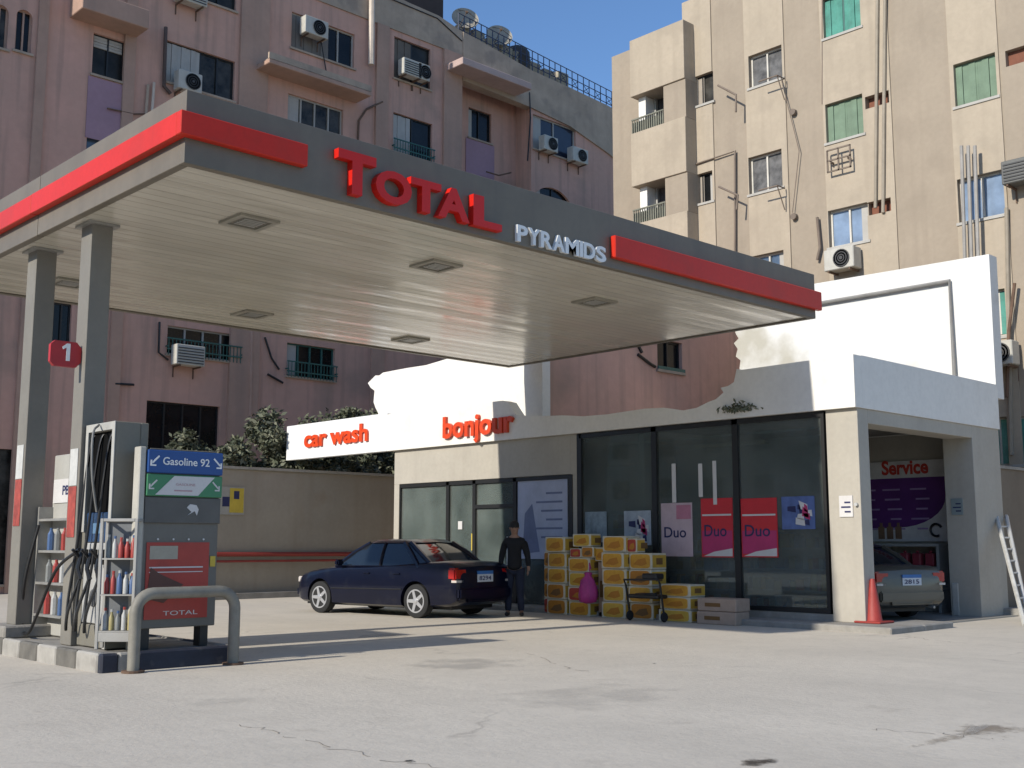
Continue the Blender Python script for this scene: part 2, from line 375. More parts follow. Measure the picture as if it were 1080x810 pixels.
def copy_tree(o, parent=None):
    c = o.copy(); C.objects.link(c); c.parent = parent
    for ch in list(o.children): copy_tree(ch, c)
    return c
def fnX(c, u0=0, z0=0):      # writing on a wall that faces -x : text runs towards -y
    return lambda x, d, y: (c - d, u0 - x, z0 + y)
def fnY(c, u0=0, z0=0):
    return lambda x, d, y: (u0 + x, c - d, z0 + y)

# ------------------------------------------------------------ world, sun, camera
SUNAZ = R(178); SUNEL = R(28.4)
sd = Vector((math.cos(SUNAZ) * math.cos(SUNEL), math.sin(SUNAZ) * math.cos(SUNEL), math.sin(SUNEL)))
w = bpy.data.worlds.new('World'); sc.world = w; w.use_nodes = True
sky = w.node_tree.nodes.new('ShaderNodeTexSky'); sky.sky_type = 'NISHITA'; sky.sun_disc = False
sky.sun_elevation = SUNEL; sky.sun_rotation = math.atan2(sd.x, sd.y) % (2 * math.pi)
sky.air_density = 1.0; sky.dust_density = .2; sky.ozone_density = 6.0
w.node_tree.links.new(sky.outputs[0], w.node_tree.nodes['Background'].inputs[0])
w.node_tree.nodes['Background'].inputs[1].default_value = .13
sl = bpy.data.lights.new('sun', 'SUN'); sl.energy = 3.7; sl.angle = R(1.0); sl.color = (1, .94, .84)
so = bpy.data.objects.new('sun', sl); C.objects.link(so); so.rotation_euler = sd.to_track_quat('Z', 'Y').to_euler(); so.location = sd * 60
cd = bpy.data.cameras.new('camera'); co = bpy.data.objects.new('camera', cd); C.objects.link(co); sc.camera = co
co.location = (0, 0, CAMH); co.rotation_euler = (R(90) + PITCH, 0, AZ - R(90)); cd.sensor_width = 36; cd.lens = 36 * F; cd.clip_end = 3000; cd.clip_start = .05
sc.view_settings.view_transform = 'Standard'; sc.view_settings.look = 'None'; sc.view_settings.gamma = 1; sc.view_settings.exposure = .42

# ------------------------------------------------------------ ground
g = MB(); n = 24
g.add([(-900, -900, 0), (900, -900, 0), (900, 900, 0), (-900, 900, 0)], [(0, 1, 2, 3)])
tag(g.build('ground', groundm), kind='structure')
def stain(px, py, rx, ry, rot, m, z=.004):
    c = onZ(px, py, 0); b = MB(); vs = []
    for i in range(20):
        t = 2 * math.pi * i / 20
        x, y = rx * math.cos(t), ry * math.sin(t)
        vs.append((c.x + x * math.cos(rot) - y * math.sin(rot), c.y + x * math.sin(rot) + y * math.cos(rot), z))
    b.add(vs, [tuple(range(20))]); tag(b.build('ground_stain', m, recalc=False), kind='structure')
stain(800, 804, .30, .22, .3, stain_mat('oil_stain_dark', (.06, .045, .03), .8, 5))
stain(1040, 769, .75, .32, .6, stain_mat('oil_stain_brown', (.20, .15, .10), .5, 5))
stain(430, 803, .13, .04, -.2, stain_mat('black_debris_mark', (.02, .018, .015), .95, 14))
stain(495, 700, 1.8, .9, .75, stain_mat('damp_patch', (.28, .27, .26), .25, 2.2))
stain(405, 671, 1.1, .35, .75, stain_mat('grey_patch', (.22, .22, .215), .3, 2.6))
stain(620, 735, 2.5, 1.0, .4, stain_mat('faint_grey_patch', (.32, .305, .285), .15, 2.0))
def crack(pts, wd, seed):
    rnd = random.Random(seed); P = [onZ(x, y, 0) for x, y in pts]; Q = []
    for i in range(len(P) - 1):
        for k in range(8):
            p = P[i].lerp(P[i + 1], k / 8); Q.append(Vector((p.x + rnd.gauss(0, .035), p.y + rnd.gauss(0, .035), 0)))
    b = MB()
    for i in range(len(Q) - 1):
        if rnd.random() < .25: continue
        d = (Q[i + 1] - Q[i]).normalized(); n_ = Vector((-d.y, d.x, 0)); w0, w1 = wd * rnd.uniform(.3, 1), wd * rnd.uniform(.3, 1)
        b.add([Q[i] - n_ * w0 + Vector((0, 0, .003)), Q[i + 1] - n_ * w1 + Vector((0, 0, .003)), Q[i + 1] + n_ * w1 + Vector((0, 0, .003)), Q[i] + n_ * w0 + Vector((0, 0, .003))], [(0, 1, 2, 3)])
    tag(b.build('ground_crack', mat('crack_dirt', (.33, .29, .24), .95, .2, 6), recalc=False), kind='structure')
crack([(255, 765), (300, 775), (350, 788), (405, 800), (470, 812)], .006, 3)
crack([(900, 768), (960, 772), (1010, 776), (1075, 782)], .005, 5)
crack([(960, 672), (1010, 678), (1078, 684)], .007, 6)
crack([(560, 690), (600, 705), (640, 712)], .008, 8)
stain(1000, 779, .9, .10, .1, stain_mat('tyre_smear', (.26, .21, .15), .4, 9))
stain(230, 740, 1.0, .35, .4, stain_mat('faint_grey_patch', (.32, .305, .285), .15, 2.0))
stain(690, 700, .05, .03, 0, stain_mat('black_debris_mark', (.02, .018, .015), .95, 14))
# pavement slab the shop stands on, with its kerb step
XS = 16.85
b = MB(); b.box(16.2, 17.25, 8.75, 22.2, -.2, .10); tag(b.build('pavement', pave, bevel=.02), kind='structure')
b = MB(); b.box(17.252, 22.6, 14.32, 22.2, -.2, .098); tag(b.build('pavement', pave), kind='structure')
b = MB(); b.box(17.252, 22.6, 9.25, 14.318, -.2, .02); tag(b.build('bay_floor', interiorfl), kind='structure')
b = MB(); b.box(17.252, 18.25, 8.75, 9.5, -.2, .097); tag(b.build('pavement', pave, bevel=.02), kind='structure')

ob = empty('apartment_building', (-45, 14, 0), 'brown apartment block added unseen across the street behind the viewpoint, to darken the shop glass reflections', 'building')  # added block out of view, gives the shop glass something darker than sky to reflect
b = MB(); b.box(-52, -40, -30, 130, 0, 16); b.build('wall', mat('street_wall', (.42, .35, .27), .9, .15, .3, streak=.3), ob)
b = MB()
for k in range(4):
    for j in range(32): b.box(-40.0, -39.96, -28 + j * 4.8, -26.2 + j * 4.8, 1.6 + k * 3.4, 3.1 + k * 3.4)
tag(b.build('windows_row', darkwin, ob), kind='stuff')
# ------------------------------------------------------------ windows and facades
def facade(mb, ax, c, u0, u1, z0, z1, holes, depth=.28, m=0):
    us = sorted({u0, u1, *[min(max(h[i], u0), u1) for h in holes for i in (0, 1)]})
    zs = sorted({z0, z1, *[min(max(h[i], z0), z1) for h in holes for i in (2, 3)]})
    P = (lambda u, d, z: (c - d, u, z)) if ax == 'X' else (lambda u, d, z: (u, c - d, z))
    for i in range(len(us) - 1):
        for j in range(len(zs) - 1):
            cu, cz = (us[i] + us[i + 1]) / 2, (zs[j] + zs[j + 1]) / 2
            if any(h[0] < cu < h[1] and h[2] < cz < h[3] for h in holes): continue
            mb.add([P(us[i], 0, zs[j]), P(us[i + 1], 0, zs[j]), P(us[i + 1], 0, zs[j + 1]), P(us[i], 0, zs[j + 1])], [(0, 1, 2, 3)], m)
    for h in holes:
        a, b_, lo, hi = h[:4]
        for q in (((a, lo), (b_, lo)), ((b_, lo), (b_, hi)), ((b_, hi), (a, hi)), ((a, hi), (a, lo))):
            mb.add([P(q[0][0], 0, q[0][1]), P(q[1][0], 0, q[1][1]), P(q[1][0], -depth, q[1][1]), P(q[0][0], -depth, q[0][1])], [(0, 1, 2, 3)], m)
    # backing right behind the openings
    for h in holes:
        a, b_, lo, hi = h[:4]
        mb.add([P(a, -depth, lo), P(b_, -depth, lo), P(b_, -depth, hi), P(a, -depth, hi)], [(0, 1, 2, 3)], m)

def window(par, ax, c, h, style='slide', fr=None, pane=None, shutter=None, extra=None):
    a, b_, lo, hi = h[:4]; fr = fr or dark; t = .05; W = b_ - a; H = hi - lo
    m = MB()
    if style == 'niche':
        m.fb(ax, c, a + .01, b_ - .01, -.2, -.15, lo + .01, hi - .01)
        return m.build('infill_panel', brick, par)
    m.fb(ax, c, a, a + t, -.18, -.10, lo, hi); m.fb(ax, c, b_ - t, b_, -.18, -.10, lo, hi)
    m.fb(ax, c, a + t, b_ - t, -.18, -.10, lo, lo + t); m.fb(ax, c, a + t, b_ - t, -.18, -.10, hi - t, hi)
    nm = 3 if style == 'quad' else 1
    for k in range(nm):
        u = a + W * (k + 1) / (nm + 1); m.fb(ax, c, u - .025, u + .025, -.17, -.08, lo + t, hi - t)
    o = m.build('window', fr, par)
    if pane is None: pane = [darkwin, curtained, darkwin, dusty][int(abs(a * 7.3 + lo * 3.1)) % 4]
    p = MB(); p.fb(ax, c, a + t, b_ - t, -.155, -.135, lo + t, hi - t); p.build('pane', pane, o)
    if W > .8:
        k = MB(); k.fb(ax, c, a + t, a + W * .22, -.13, -.12, lo + t, hi - t)
        if int(abs(a * 5 + lo)) % 2: k.build('curtain', shutterw, o)
    s = MB(); s.fb(ax, c, a - .06, b_ + .06, -.1, .07, lo - .07, lo - .004); s.build('sill', shutterw if ax == 'X' else pinkgrey, o)
    if shutter:
        frac, sm, side = shutter
        s = MB()
        if side == 'top':
            n_ = max(3, int(H * frac / .09))
            for k in range(n_):
                z1 = hi - t - k * (H * frac / n_); z0 = z1 - H * frac / n_ + .012
                s.fb(ax, c, a + t, b_ - t, -.13, -.10 + .012 * (k % 2), z0, z1)
        else:
            uu0, uu1 = (a + t, a + W * frac) if side == 'lo' else (b_ - W * frac, b_ - t)
            n_ = max(2, int((uu1 - uu0) / .16))
            for k in range(n_):
                v0 = uu0 + (uu1 - uu0) * k / n_; v1 = uu0 + (uu1 - uu0) * (k + 1) / n_ - .008
                s.fb(ax, c, v0, v1, -.12, -.085 + .02 * (k % 2), lo + t, hi - t)
        s.build('shutter', sm, o)
    if extra == 'railing':
        s = MB()
        for z in (lo + .12, lo + .45): s.fb(ax, c, a - .05, b_ + .05, .10, .14, z, z + .04)
        nn = int(W / .12)
        for k in range(nn + 1):
            u = a + W * k / nn; s.fb(ax, c, u - .01, u + .01, .11, .13, lo - .05, lo + .49)
        for u in (a - .05, b_ + .01): s.fb(ax, c, u, u + .04, -.02, .14, lo + .2, lo + .24)
        s.build('railing', tealrail, o)
    return o

def ac_unit(ax, c, u, z, label, sz=.8, hh=.55, dep=.32, out=.12, split=True, cm=None, base=None):
    P = (c - out - dep, u, z) if ax == 'X' else (u, c - out - dep, z)
    o = empty('air_conditioner', P, label, 'air conditioner', 'air conditioners on the apartment walls')
    b = MB(); b.fb(ax, c, u - sz / 2, u + sz / 2, out, out + dep, z, z + hh); b.build('casing', cm or acwhite, o, bevel=.02)
    k = MB()
    if split:
        Mx = Matrix.Translation((c - out - dep - .01, u - .1 * sz, z + hh / 2)) @ Matrix.Rotation(R(-90), 4, 'Y') if ax == 'X' else Matrix.Translation((u + .1 * sz, c - out - dep - .01, z + hh / 2)) @ Matrix.Rotation(R(90), 4, 'X')
        for r in (.42, .3, .18):
            k.lathe([(hh * r, 0), (hh * r, .02), (hh * r - .025, .02), (hh * r - .025, 0)], Mx, 18)
        k.lathe([(.05, 0), (.05, .03)], Mx, 10)
    else:
        for i in range(6): k.fb(ax, c, u - sz / 2 + .05, u + sz / 2 - .05, out + dep + .004, out + dep + .02, z + .06 + i * (hh - .1) / 6, z + .09 + i * (hh - .1) / 6)
    k.build('fan_grille', acdark, o)
    for q in (-.35, .35):
        uu = u + q * sz; r_ = MB()
        r_.fb(ax, c, uu - .02, uu + .02, 0.004, out + dep, z - .05, z - .008)
        r_.fb(ax, c, uu - .015, uu + .015, 0.004, .035, z - .35, z - .0505)
        r_.build('bracket', rust, o)
    return o

# ---- pink apartment block, facade plane y = 32, facing the forecourt
PY = 32.0
def hY(x0, x1, yt, yb, Y=PY):
    a = onY(x0, yt, Y); b_ = onY(x0, yb, Y); c_ = onY(x1, yt + (x1 - x0) * .33, Y)
    return [a.x, c_.x, b_.z, a.z]
pinkb = empty('apartment_building', (20, PY, 0), 'weathered pink plaster apartment block rising behind the canopy, with balconies and rooftop railing', 'building')
H1 = {k: hY(*v) for k, v in {
    'a1': (-8, 10, 2, 48), 'a2': (18, 35, 8, 53), 'p2': (99, 132, 34, 78), 'p3': (176, 248, 42, 86), 'p4': (214, 250, -32, 0), 'p4b': (-3, 14, -90, -40),
    'p5': (308, 374, 12, 50), 'p6': (304, 362, 98, 130), 'p7': (416, 454, 38, 82), 'p8': (415, 456, 118, 160),
    'p10': (562, 607, 120, 156), 'p12': (93, 130, 118, 160),
    'p13': (177, 252, 343, 373), 'p14': (303, 353, 361, 396), 'p15': (155, 231, 422, 500), 'p16': (57, 76, 318, 360),
    'p17': (-150, 15, 465, 620), 'p18': (150, 178, 215, 250)}.items()}
xl, xr = onY(-160, 300, PY).x, onY(663, 160, PY).x
u9a, u9b = onY(487, 100, PY).x, onY(560, 120, PY).x
b = MB()
wins = list(H1.values())
facade(b, 'Y', PY, xl, u9a, 0, 20.2, [h for h in wins if h[1] < u9a])
rec = .9
h9a = [onY(510, 108, PY).x, onY(534, 118, PY).x, onY(510, 138, PY).z, onY(510, 106, PY).z]; h9b = [h9a[0], h9a[1], h9a[2] - 3.0, h9a[3] - 3.0]
facade(b, 'Y', PY + rec, u9a, u9b, 0, 20.6, [h9a, h9b])
b.add([(u9a, PY, 0), (u9a, PY + rec, 0), (u9a, PY + rec, 20.2), (u9a, PY, 20.2)], [(0, 1, 2, 3)])
b.add([(u9b, PY, 0), (u9b, PY + rec, 0), (u9b, PY + rec, 19.6), (u9b, PY, 19.6)], [(0, 1, 2, 3)])
h11 = hY(562, 604, 192, 240)
facade(b, 'Y', PY, u9b, xr, 0, 19.2, [H1['p10'], h11])
b.box(xl, xr, PY + 1.2, PY + 14, 0, 19.0)
b.box(xr - .3, xr, PY + .002, PY + 1.2, 0, 19.2)
b.build('wall', pink, pinkb)
# bands and pilasters of slightly different paint
b = MB()
for (p0, p1, y0, z0, z1) in ((35, 46, 100, 0, 20.2), (128, 140, 100, 0, 20.2), (252, 282, 60, 0, 20.2), (396, 409, 60, 0, 20.2), (467, 486, 80, 0, 20.2)):
    b.fb('Y', PY, onY(p0, y0, PY).x, onY(p1, y0, PY).x, 0.003, .10, z0, z1)
b.build('pilaster', pinkbrown, pinkb)
b = MB(); z0 = h9a[2] - .1
b.fb('Y', PY + rec, h9a[0] - .15, h9a[1] + .15, .003, .03, h9b[3] + .12, h9a[2] - .08); b.build('painted_panel', pinklight, pinkb)
b = MB(); b.fb('Y', PY, H1['p2'][0] - .1, H1['p2'][1] + .3, .003, .03, H1['p2'][2] - 2.0, H1['p2'][2] - .1); b.build('painted_panel', pinklight, pinkb)
# parapet with its uneven, crumbling upper edge
def pz(px, py, Y=PY): q = onY(px, py, Y); return (q.x, q.z)
b = MB(); top = [pz(-160, -200), pz(380, -30), pz(430, 1), pz(462, 14), pz(487, 36)]
poly = [(xl, 20.2)] + [(xl, 22.0), (onY(300, 0, PY).x, 21.9)] + [pz(430, 3), pz(462, 17), pz(487, 34)] + [(u9a, 20.2)]
b.fprism('Y', PY, poly, -.3, .05)
tops = [pz(487, 34), pz(520, 52), pz(560, 75), pz(600, 93), pz(640, 112), pz(655, 121), pz(663, 131)]
poly = [(u9a + .003, 19.2)] + [(max(u9a + .003, p[0]), p[1]) for p in tops] + [(xr, 19.0), (xr, 17.8), (pz(640, 140)[0], 18.3), (pz(600, 118)[0], 18.9), (u9b + .01, 19.1)]
b.fprism('Y', PY, poly, -.3, .08)
b.build('parapet', pinkgrey, pinkb)
b = MB(); rnd = random.Random(3)      # blocks along the roof edge
for p in range(492, 605, 15):
    q = onY(p, 34 + (p - 487) * .5, PY); b.box(q.x, q.x + .62, PY + .45, PY + .7, q.z - .8, q.z + .55 + rnd.random() * .25)
b.build('roof_block', mat('roof_block_paint', (.42, .37, .27), .9, .15, 2), pinkb)
b = MB(); pr = []                       # rooftop railing
for p in range(487, 668, 6):
    q = onY(p, 36 + (p - 487) * .5, PY); pr.append(q); b.cyl((q.x, PY + .2, q.z - .3), (q.x, PY + .2, q.z + .95), .022, 5)
for dz in (.3, .62, .95): b.tube([(q.x, PY + .2, q.z + dz) for q in pr], .02, 5)
for i in range(0, len(pr) - 1, 2):
    q, q2 = pr[i], pr[i + 1]; b.tube([(q.x, PY + .2, q.z + .3), (q2.x, PY + .2, q2.z + .6)], .015, 4); b.tube([(q.x, PY + .2, q.z + .6), (q2.x, PY + .2, q2.z + .3)], .015, 4)
b.build('roof_railing', mat('railing_blue_grey', (.04, .06, .12), .6, .2, 4), pinkb)
# balcony slabs
def slab(p0, y0, p1, y1, out, th, name='balcony', m=pinkbrown, side=pinklight):
    q0, q1 = onY(p0, y0, PY - out), onY(p1, y1, PY - out); z = (q0.z + q1.z) / 2
    b = MB(); b.box(q0.x, q1.x, PY - out, PY + .7, z - th, z); o = b.build(name, m, pinkb, bevel=.02); return o, q0.x, q1.x, z
o, x0, x1, z = slab(284, 62, 392, 96, .9, .16)
b = MB(); b.box(x0 + .05, x1 - .05, PY - .85, PY + .0, z + .004, z + .05); b.box(x0, x1, PY - .9, PY - .82, z + .004, z + .22); b.build('edge_strip', pinkgrey, o)
b = MB(); b.box(x0 - .3, x1, PY - .0, PY - .04, z + .35, 20.2)
o, x0, x1, z = slab(88, -14, 158, 12, .9, .6)
o, x0, x1, z = slab(488, 56, 561, 91, 1.0, .28, 'awning_slab', mat('awning_plaster', (.50, .37, .33), .9, .1, 1))
# windows
for k in ('a1', 'a2', 'p4b'): window(pinkb, 'Y', PY, H1[k], fr=pinkbrown)
window(pinkb, 'Y', PY, H1['p2'], shutter=(.28, shutterw, 'top'))
window(pinkb, 'Y', PY, H1['p3'], 'quad', shutter=(.5, shutterw, 'lo'), extra=None)
window(pinkb, 'Y', PY, H1['p4']); window(pinkb, 'Y', PY, H1['p18'])
window(pinkb, 'Y', PY, H1['p5'], 'quad', fr=shutterw, shutter=(.6, mat('grey_board', (.19, .17, .15), .8, .1, 3), 'lo'))
window(pinkb, 'Y', PY, H1['p6'], 'quad', fr=shutterw); window(pinkb, 'Y', PY, H1['p7'], shutter=(.5, mat('brown_board', (.15, .125, .10), .8, .1, 3), 'lo'))
window(pinkb, 'Y', PY, H1['p8'], shutter=(.45, shutterw, 'lo'), extra='railing')
window(pinkb, 'Y', PY, H1['p10'], fr=shutterw, pane=mat('blue_grey_pane', (.03, .038, .06), .15, .1, 2, fine=0))
window(pinkb, 'Y', PY, H1['p12'], pane=bluewin, shutter=(.3, pinkbrown, 'top'))
window(pinkb, 'Y', PY, H1['p13'], 'quad', fr=shutterw, extra='railing'); window(pinkb, 'Y', PY, H1['p14'], 'quad', fr=tealrail, extra='railing')
window(pinkb, 'Y', PY, H1['p15'], 'quad', extra='railing'); window(pinkb, 'Y', PY, H1['p16']); window(pinkb, 'Y', PY, H1['p17'])
window(pinkb, 'Y', PY + rec, h9a); window(pinkb, 'Y', PY + rec, h9b)
# arched window: hole framed, arch spandrels fill the corners
window(pinkb, 'Y', PY, h11)
b = MB()
for s_ in (0, 1):
    cx = (h11[0] + h11[1]) / 2; rr = (h11[1] - h11[0]) / 2; zz = h11[3] - rr * .75
    arc = [(cx + (1 if s_ else -1) * rr * math.cos(t), zz + rr * .75 * math.sin(t)) for t in [math.pi / 2 * i / 8 for i in range(9)]]
    b = MB(); b.fprism('Y', PY, arc + [((h11[1] if s_ else h11[0]), h11[3] + .01)], -.1, .004); b.build('window_arch', pink, pinkb)
for h in (H1['a1'], H1['a2']):
    for s_ in (0, 1):
        cx = (h[0] + h[1]) / 2; rr = (h[1] - h[0]) / 2; zz = h[3] - rr
        arc = [(cx + (1 if s_ else -1) * rr * math.cos(t), zz + rr * math.sin(t)) for t in [math.pi / 2 * i / 8 for i in range(9)]]
        b = MB(); b.fprism('Y', PY, arc + [((h[1] if s_ else h[0]), h[3] + .01)], -.1, .004); b.build('window_arch', pink, pinkb)
# drain pipes and cables on the pink wall
def wallpipe(par, ax, c, pts, r, m, name='drain_pipe', out=.08):
    b = MB(); q = []
    for p in pts:
        w_ = onX(p[0], p[1], c) if ax == 'X' else onY(p[0], p[1], c)
        q.append((c - out, w_.y, w_.z) if ax == 'X' else (w_.x, c - out, w_.z))
    b.tube(q, r, 8); return b.build(name, m, par, smooth=40)
wallpipe(pinkb, 'Y', PY, [(389, -15), (388, 70)], .11, mat('cream_pipe', (.62, .52, .42), .6, .1, 3), out=.2)
wallpipe(pinkb, 'Y', PY, [(155, 90), (152, 130)], .045, pinkgrey); wallpipe(pinkb, 'Y', PY, [(161, 88), (158, 130)], .045, mat('cream_pipe', (.6, .5, .4)), out=.1)
wallpipe(pinkb, 'Y', PY, [(264, 350), (262, 465)], .06, pinkbrown)
wallpipe(pinkb, 'Y', PY, [(335, 30), (345, 90)], .02, black, 'cable')
wallpipe(pinkb, 'Y', PY, [(173, 30), (171, 92), (178, 100)], .06, mat('dark_pipe', (.10, .07, .06), .8), out=.12)
wallpipe(pinkb, 'Y', PY, [(402, 108), (385, 116), (377, 128), (376, 150)], .04, rust, 'cable')
wallpipe(pinkb, 'Y', PY, [(167, 340), (166, 372), (176, 380)], .035, black, 'cable')
wallpipe(pinkb, 'Y', PY, [(278, 356), (285, 378), (293, 390)], .035, black, 'cable'); wallpipe(pinkb, 'Y', PY, [(281, 395), (297, 404)], .04, black, 'cable')
wallpipe(pinkb, 'Y', PY, [(522, 178), (535, 182), (548, 179)], .03, rust, 'cable', out=-.5)
wallpipe(pinkb, 'Y', PY, [(557, 98), (558, 125), (555, 170)], .03, black, 'cable')
wallpipe(pinkb, 'Y', PY, [(112, 115), (140, 121), (158, 121)], .025, rust, 'cable')
wallpipe(pinkb, 'Y', PY, [(120, 405), (140, 406)], .035, black, 'cable'); wallpipe(pinkb, 'Y', PY, [(400, -5), (460, 20), (486, 44)], .02, black, 'cable')
for (p, q, l, sz, sp) in ((193, 387, 'boxy window air conditioner below the teal railed window under the canopy', .95, False),
                      (326, 42, 'white split air conditioner with round fan on the high balcony of the pink block', .95, True),
                      (427, 84, 'dusty air conditioner under the boarded window near the roof of the pink block', .85, False),
                      (439, 88, 'small grey air conditioner wedged at the right of a boarded high window', .55, True),
                      (193, 100, 'pale air conditioner just above the near corner of the canopy fascia', .8, True),
                      (573, 162, 'left air conditioner of the pair under the double window by the roof', .8, True),
                      (604, 174, 'right air conditioner of the pair under the double window by the roof', .95, True),
                      (196, 8, 'air conditioner cut by the top of the photo, left of the tall balcony', 1.0, False)):
    q_ = onY(p, q, PY); ac_unit('Y', PY, q_.x, q_.z, l, sz, .62, .36, .12, sp)
# rooftop things
def dish(px, py, r, label):
    q = onY(px, py, PY + .6); o = empty('satellite_dish', (q.x, q.y, q.z - r - .5), label, 'satellite dish', 'satellite dishes on the pink roof')
    Mx = Matrix.Translation((q.x, q.y, q.z)) @ Vector((-.45, -.8, .35)).to_track_quat('Z', 'Y').to_matrix().to_4x4()
    b = MB(); pr_ = [(r * t, .25 * r * t * t) for t in (0.05, .3, .5, .7, .85, 1)]; pr_ += [(x * .985, h + .03) for x, h in pr_[::-1]]
    b.lathe(pr_, Mx, 24); b.build('reflector', mat('dish_grey', (.36, .33, .27), .6, .1, 4), o, smooth=50)
    b = MB(); b.cyl((q.x, q.y + .05, q.z), (q.x, q.y + .1, q.z - r - .8), .035, 8); b.build('mast', rust, o)
    f_ = Mx @ Vector((0, 0, r * .9)); b = MB()
    for t in (0, 2.1, 4.2): b.cyl(Mx @ Vector((r * .95 * math.cos(t), r * .95 * math.sin(t), .22 * r)), f_, .012, 5)
    b.cyl(f_, Mx @ Vector((0, 0, r * .75)), .05, 8); b.build('receiver_arm', rust, o)
dish(490, 22, .55, 'dusty satellite dish on the pink roof, nearer the top edge of the photo')
dish(526, 40, .55, 'grey satellite dish on the pink roof beside the blue railing')
q = onY(545, 55, PY + .9); o = empty('water_tank', (q.x, q.y, q.z - .8), 'dark domed water tank behind the roof railing of the pink block', 'water tank')
b = MB(); b.lathe([(.55, -.9), (.58, -.5), (.55, -.05), (.42, .12), (.15, .2)], Matrix.Translation(q)); b.build('tank_body', mat('tank_dark', (.07, .06, .05), .7), o, smooth=40)
b = MB(); b.lathe([(.16, .2), (.16, .26)], Matrix.Translation(q), 12); b.build('lid', black, o)
q = onY(440, -12, PY + 1.0); o = empty('roof_shed', (q.x, q.y, q.z - 1.2), 'dark roof shed cut by the top of the photo above the pink block', 'shed')
b = MB(); b.box(q.x - 1.5, q.x + 1.0, PY + .6, PY + 2.5, q.z - 2, q.z + 1.2); b.build('wall', mat('shed_dark', (.05, .035, .03), .8), o)
b = MB(); b.box(q.x - 1.7, q.x + 1.2, PY + .45, PY + 2.6, q.z + 1.21, q.z + 1.3); b.build('roof', rust, o)

# ---- beige apartment block, facade plane x = 26
BX = 26.0
def hX(x0, x1, yt, yb, X=BX):
    a = onX(x0, yt, X); b_ = onX(x0, yb, X); c_ = onX(x1, yt - (x1 - x0) * .3, X)
    return [c_.y, a.y, b_.z, a.z]
bb = empty('apartment_building', (BX, 12, 0), 'sunlit beige apartment block on the right with green shutters and blue panes', 'building')
HB = {k: hX(*v) for k, v in {
    'w1': (727, 752, 84, 115), 'w2': (727, 752, 187, 218), 'w3': (790, 825, 60, 94), 'w4': (790, 825, 167, 206), 'w5': (793, 827, 271, 305),
    'w6': (790, 825, -45, -12), 'g1': (868, 907, 0, 42), 'g2': (871, 910, 111, 152), 'n2': (913, 938, 103, 116), 'b1': (874, 915, 223, 262), 'n1': (916, 940, 214, 228),
    'g3': (1006, 1050, 69, 114), 'n3': (1060, 1086, 54, 71), 'b2': (1010, 1058, 190, 236), 'g4': (1043, 1060, 307, 356), 'g5': (1043, 1062, 441, 492), 'g6': (1069, 1090, 440, 490)}.items()}
ytop = 17.35
yl, yr = onX(722, 100, BX).y, onX(1300, 100, BX).y
b = MB(); facade(b, 'X', BX, yr, yl, 0, 17.45, list(HB.values()), .25)
b.box(BX + .4, BX + 14, yr, yl + 3.2, 0, 16.9); b.box(BX + .003, BX + 1.0, yl - .02, yl - .005, 0, 17.45)
b.build('wall', beige, bb)
b = MB()                                              # pale vertical bands between the windows
for (p0, p1, names) in ((722, 752, ('w1', 'w2')), (787, 829, ('w3', 'w4', 'w5', 'w6')), (868, 940, ('g1', 'g2', 'n2', 'b1', 'n1')), (1003, 1056, ('g3', 'b2', 'g4', 'g5'))):
    a, c_ = onX(p1, 100, BX).y, onX(p0, 100, BX).y
    hs = [HB[k] for k in names]
    zs = sorted({0.0, 17.44, *[h[2] for h in hs], *[h[3] for h in hs]})
    for i in range(len(zs) - 1):
        zc = (zs[i] + zs[i + 1]) / 2; cuts = [h for h in hs if h[2] < zc < h[3]]
        us = [a] + sorted(sum([[max(a, h[0]), min(c_, h[1])] for h in cuts], [])) + [c_]
        for j in range(0, len(us), 2):
            if us[j + 1] - us[j] > .03: b.fb('X', BX, us[j], us[j + 1], .002, .04, zs[i], zs[i + 1])
b.build('render_band', beigelight, bb)
# corner bay with loggias
ca, cb_ = onX(722, 100, BX - .55).y, onX(664, 60, BX - .55).y
z = {k: onX(664, v, BX - .55).z for k, v in {'t': 44, 'p1': 103, 'o1': 142, 'p2': 198, 'o2': 236}.items()}
z2 = z['p2'] - (z['p1'] - z['o1'])
for za_, zb_ in ((z['p1'], z['t'] + .02), (z['p2'], z['o1']), (z2 - 1.6, z2), (0, z2 - 2.9)):
    b = MB(); b.fb('X', BX, ca, cb_, -1.2, .55, za_, zb_); b.build('bay_wall', beigelight, bb, bevel=.01)
mm_ = onX(702, 100, BX - .4).y
for za_, zb_ in ((z['o1'] + .002, z['p1'] - .002), (z2 + .002, z['p2'] - .002)):
    b = MB(); b.fb('X', BX, ca, mm_, -1.2, .5, za_, zb_); b.fb('X', BX, mm_ + .001, cb_ - .35, -1.2, -.6, za_, zb_); b.build('loggia_wall', beige, bb)
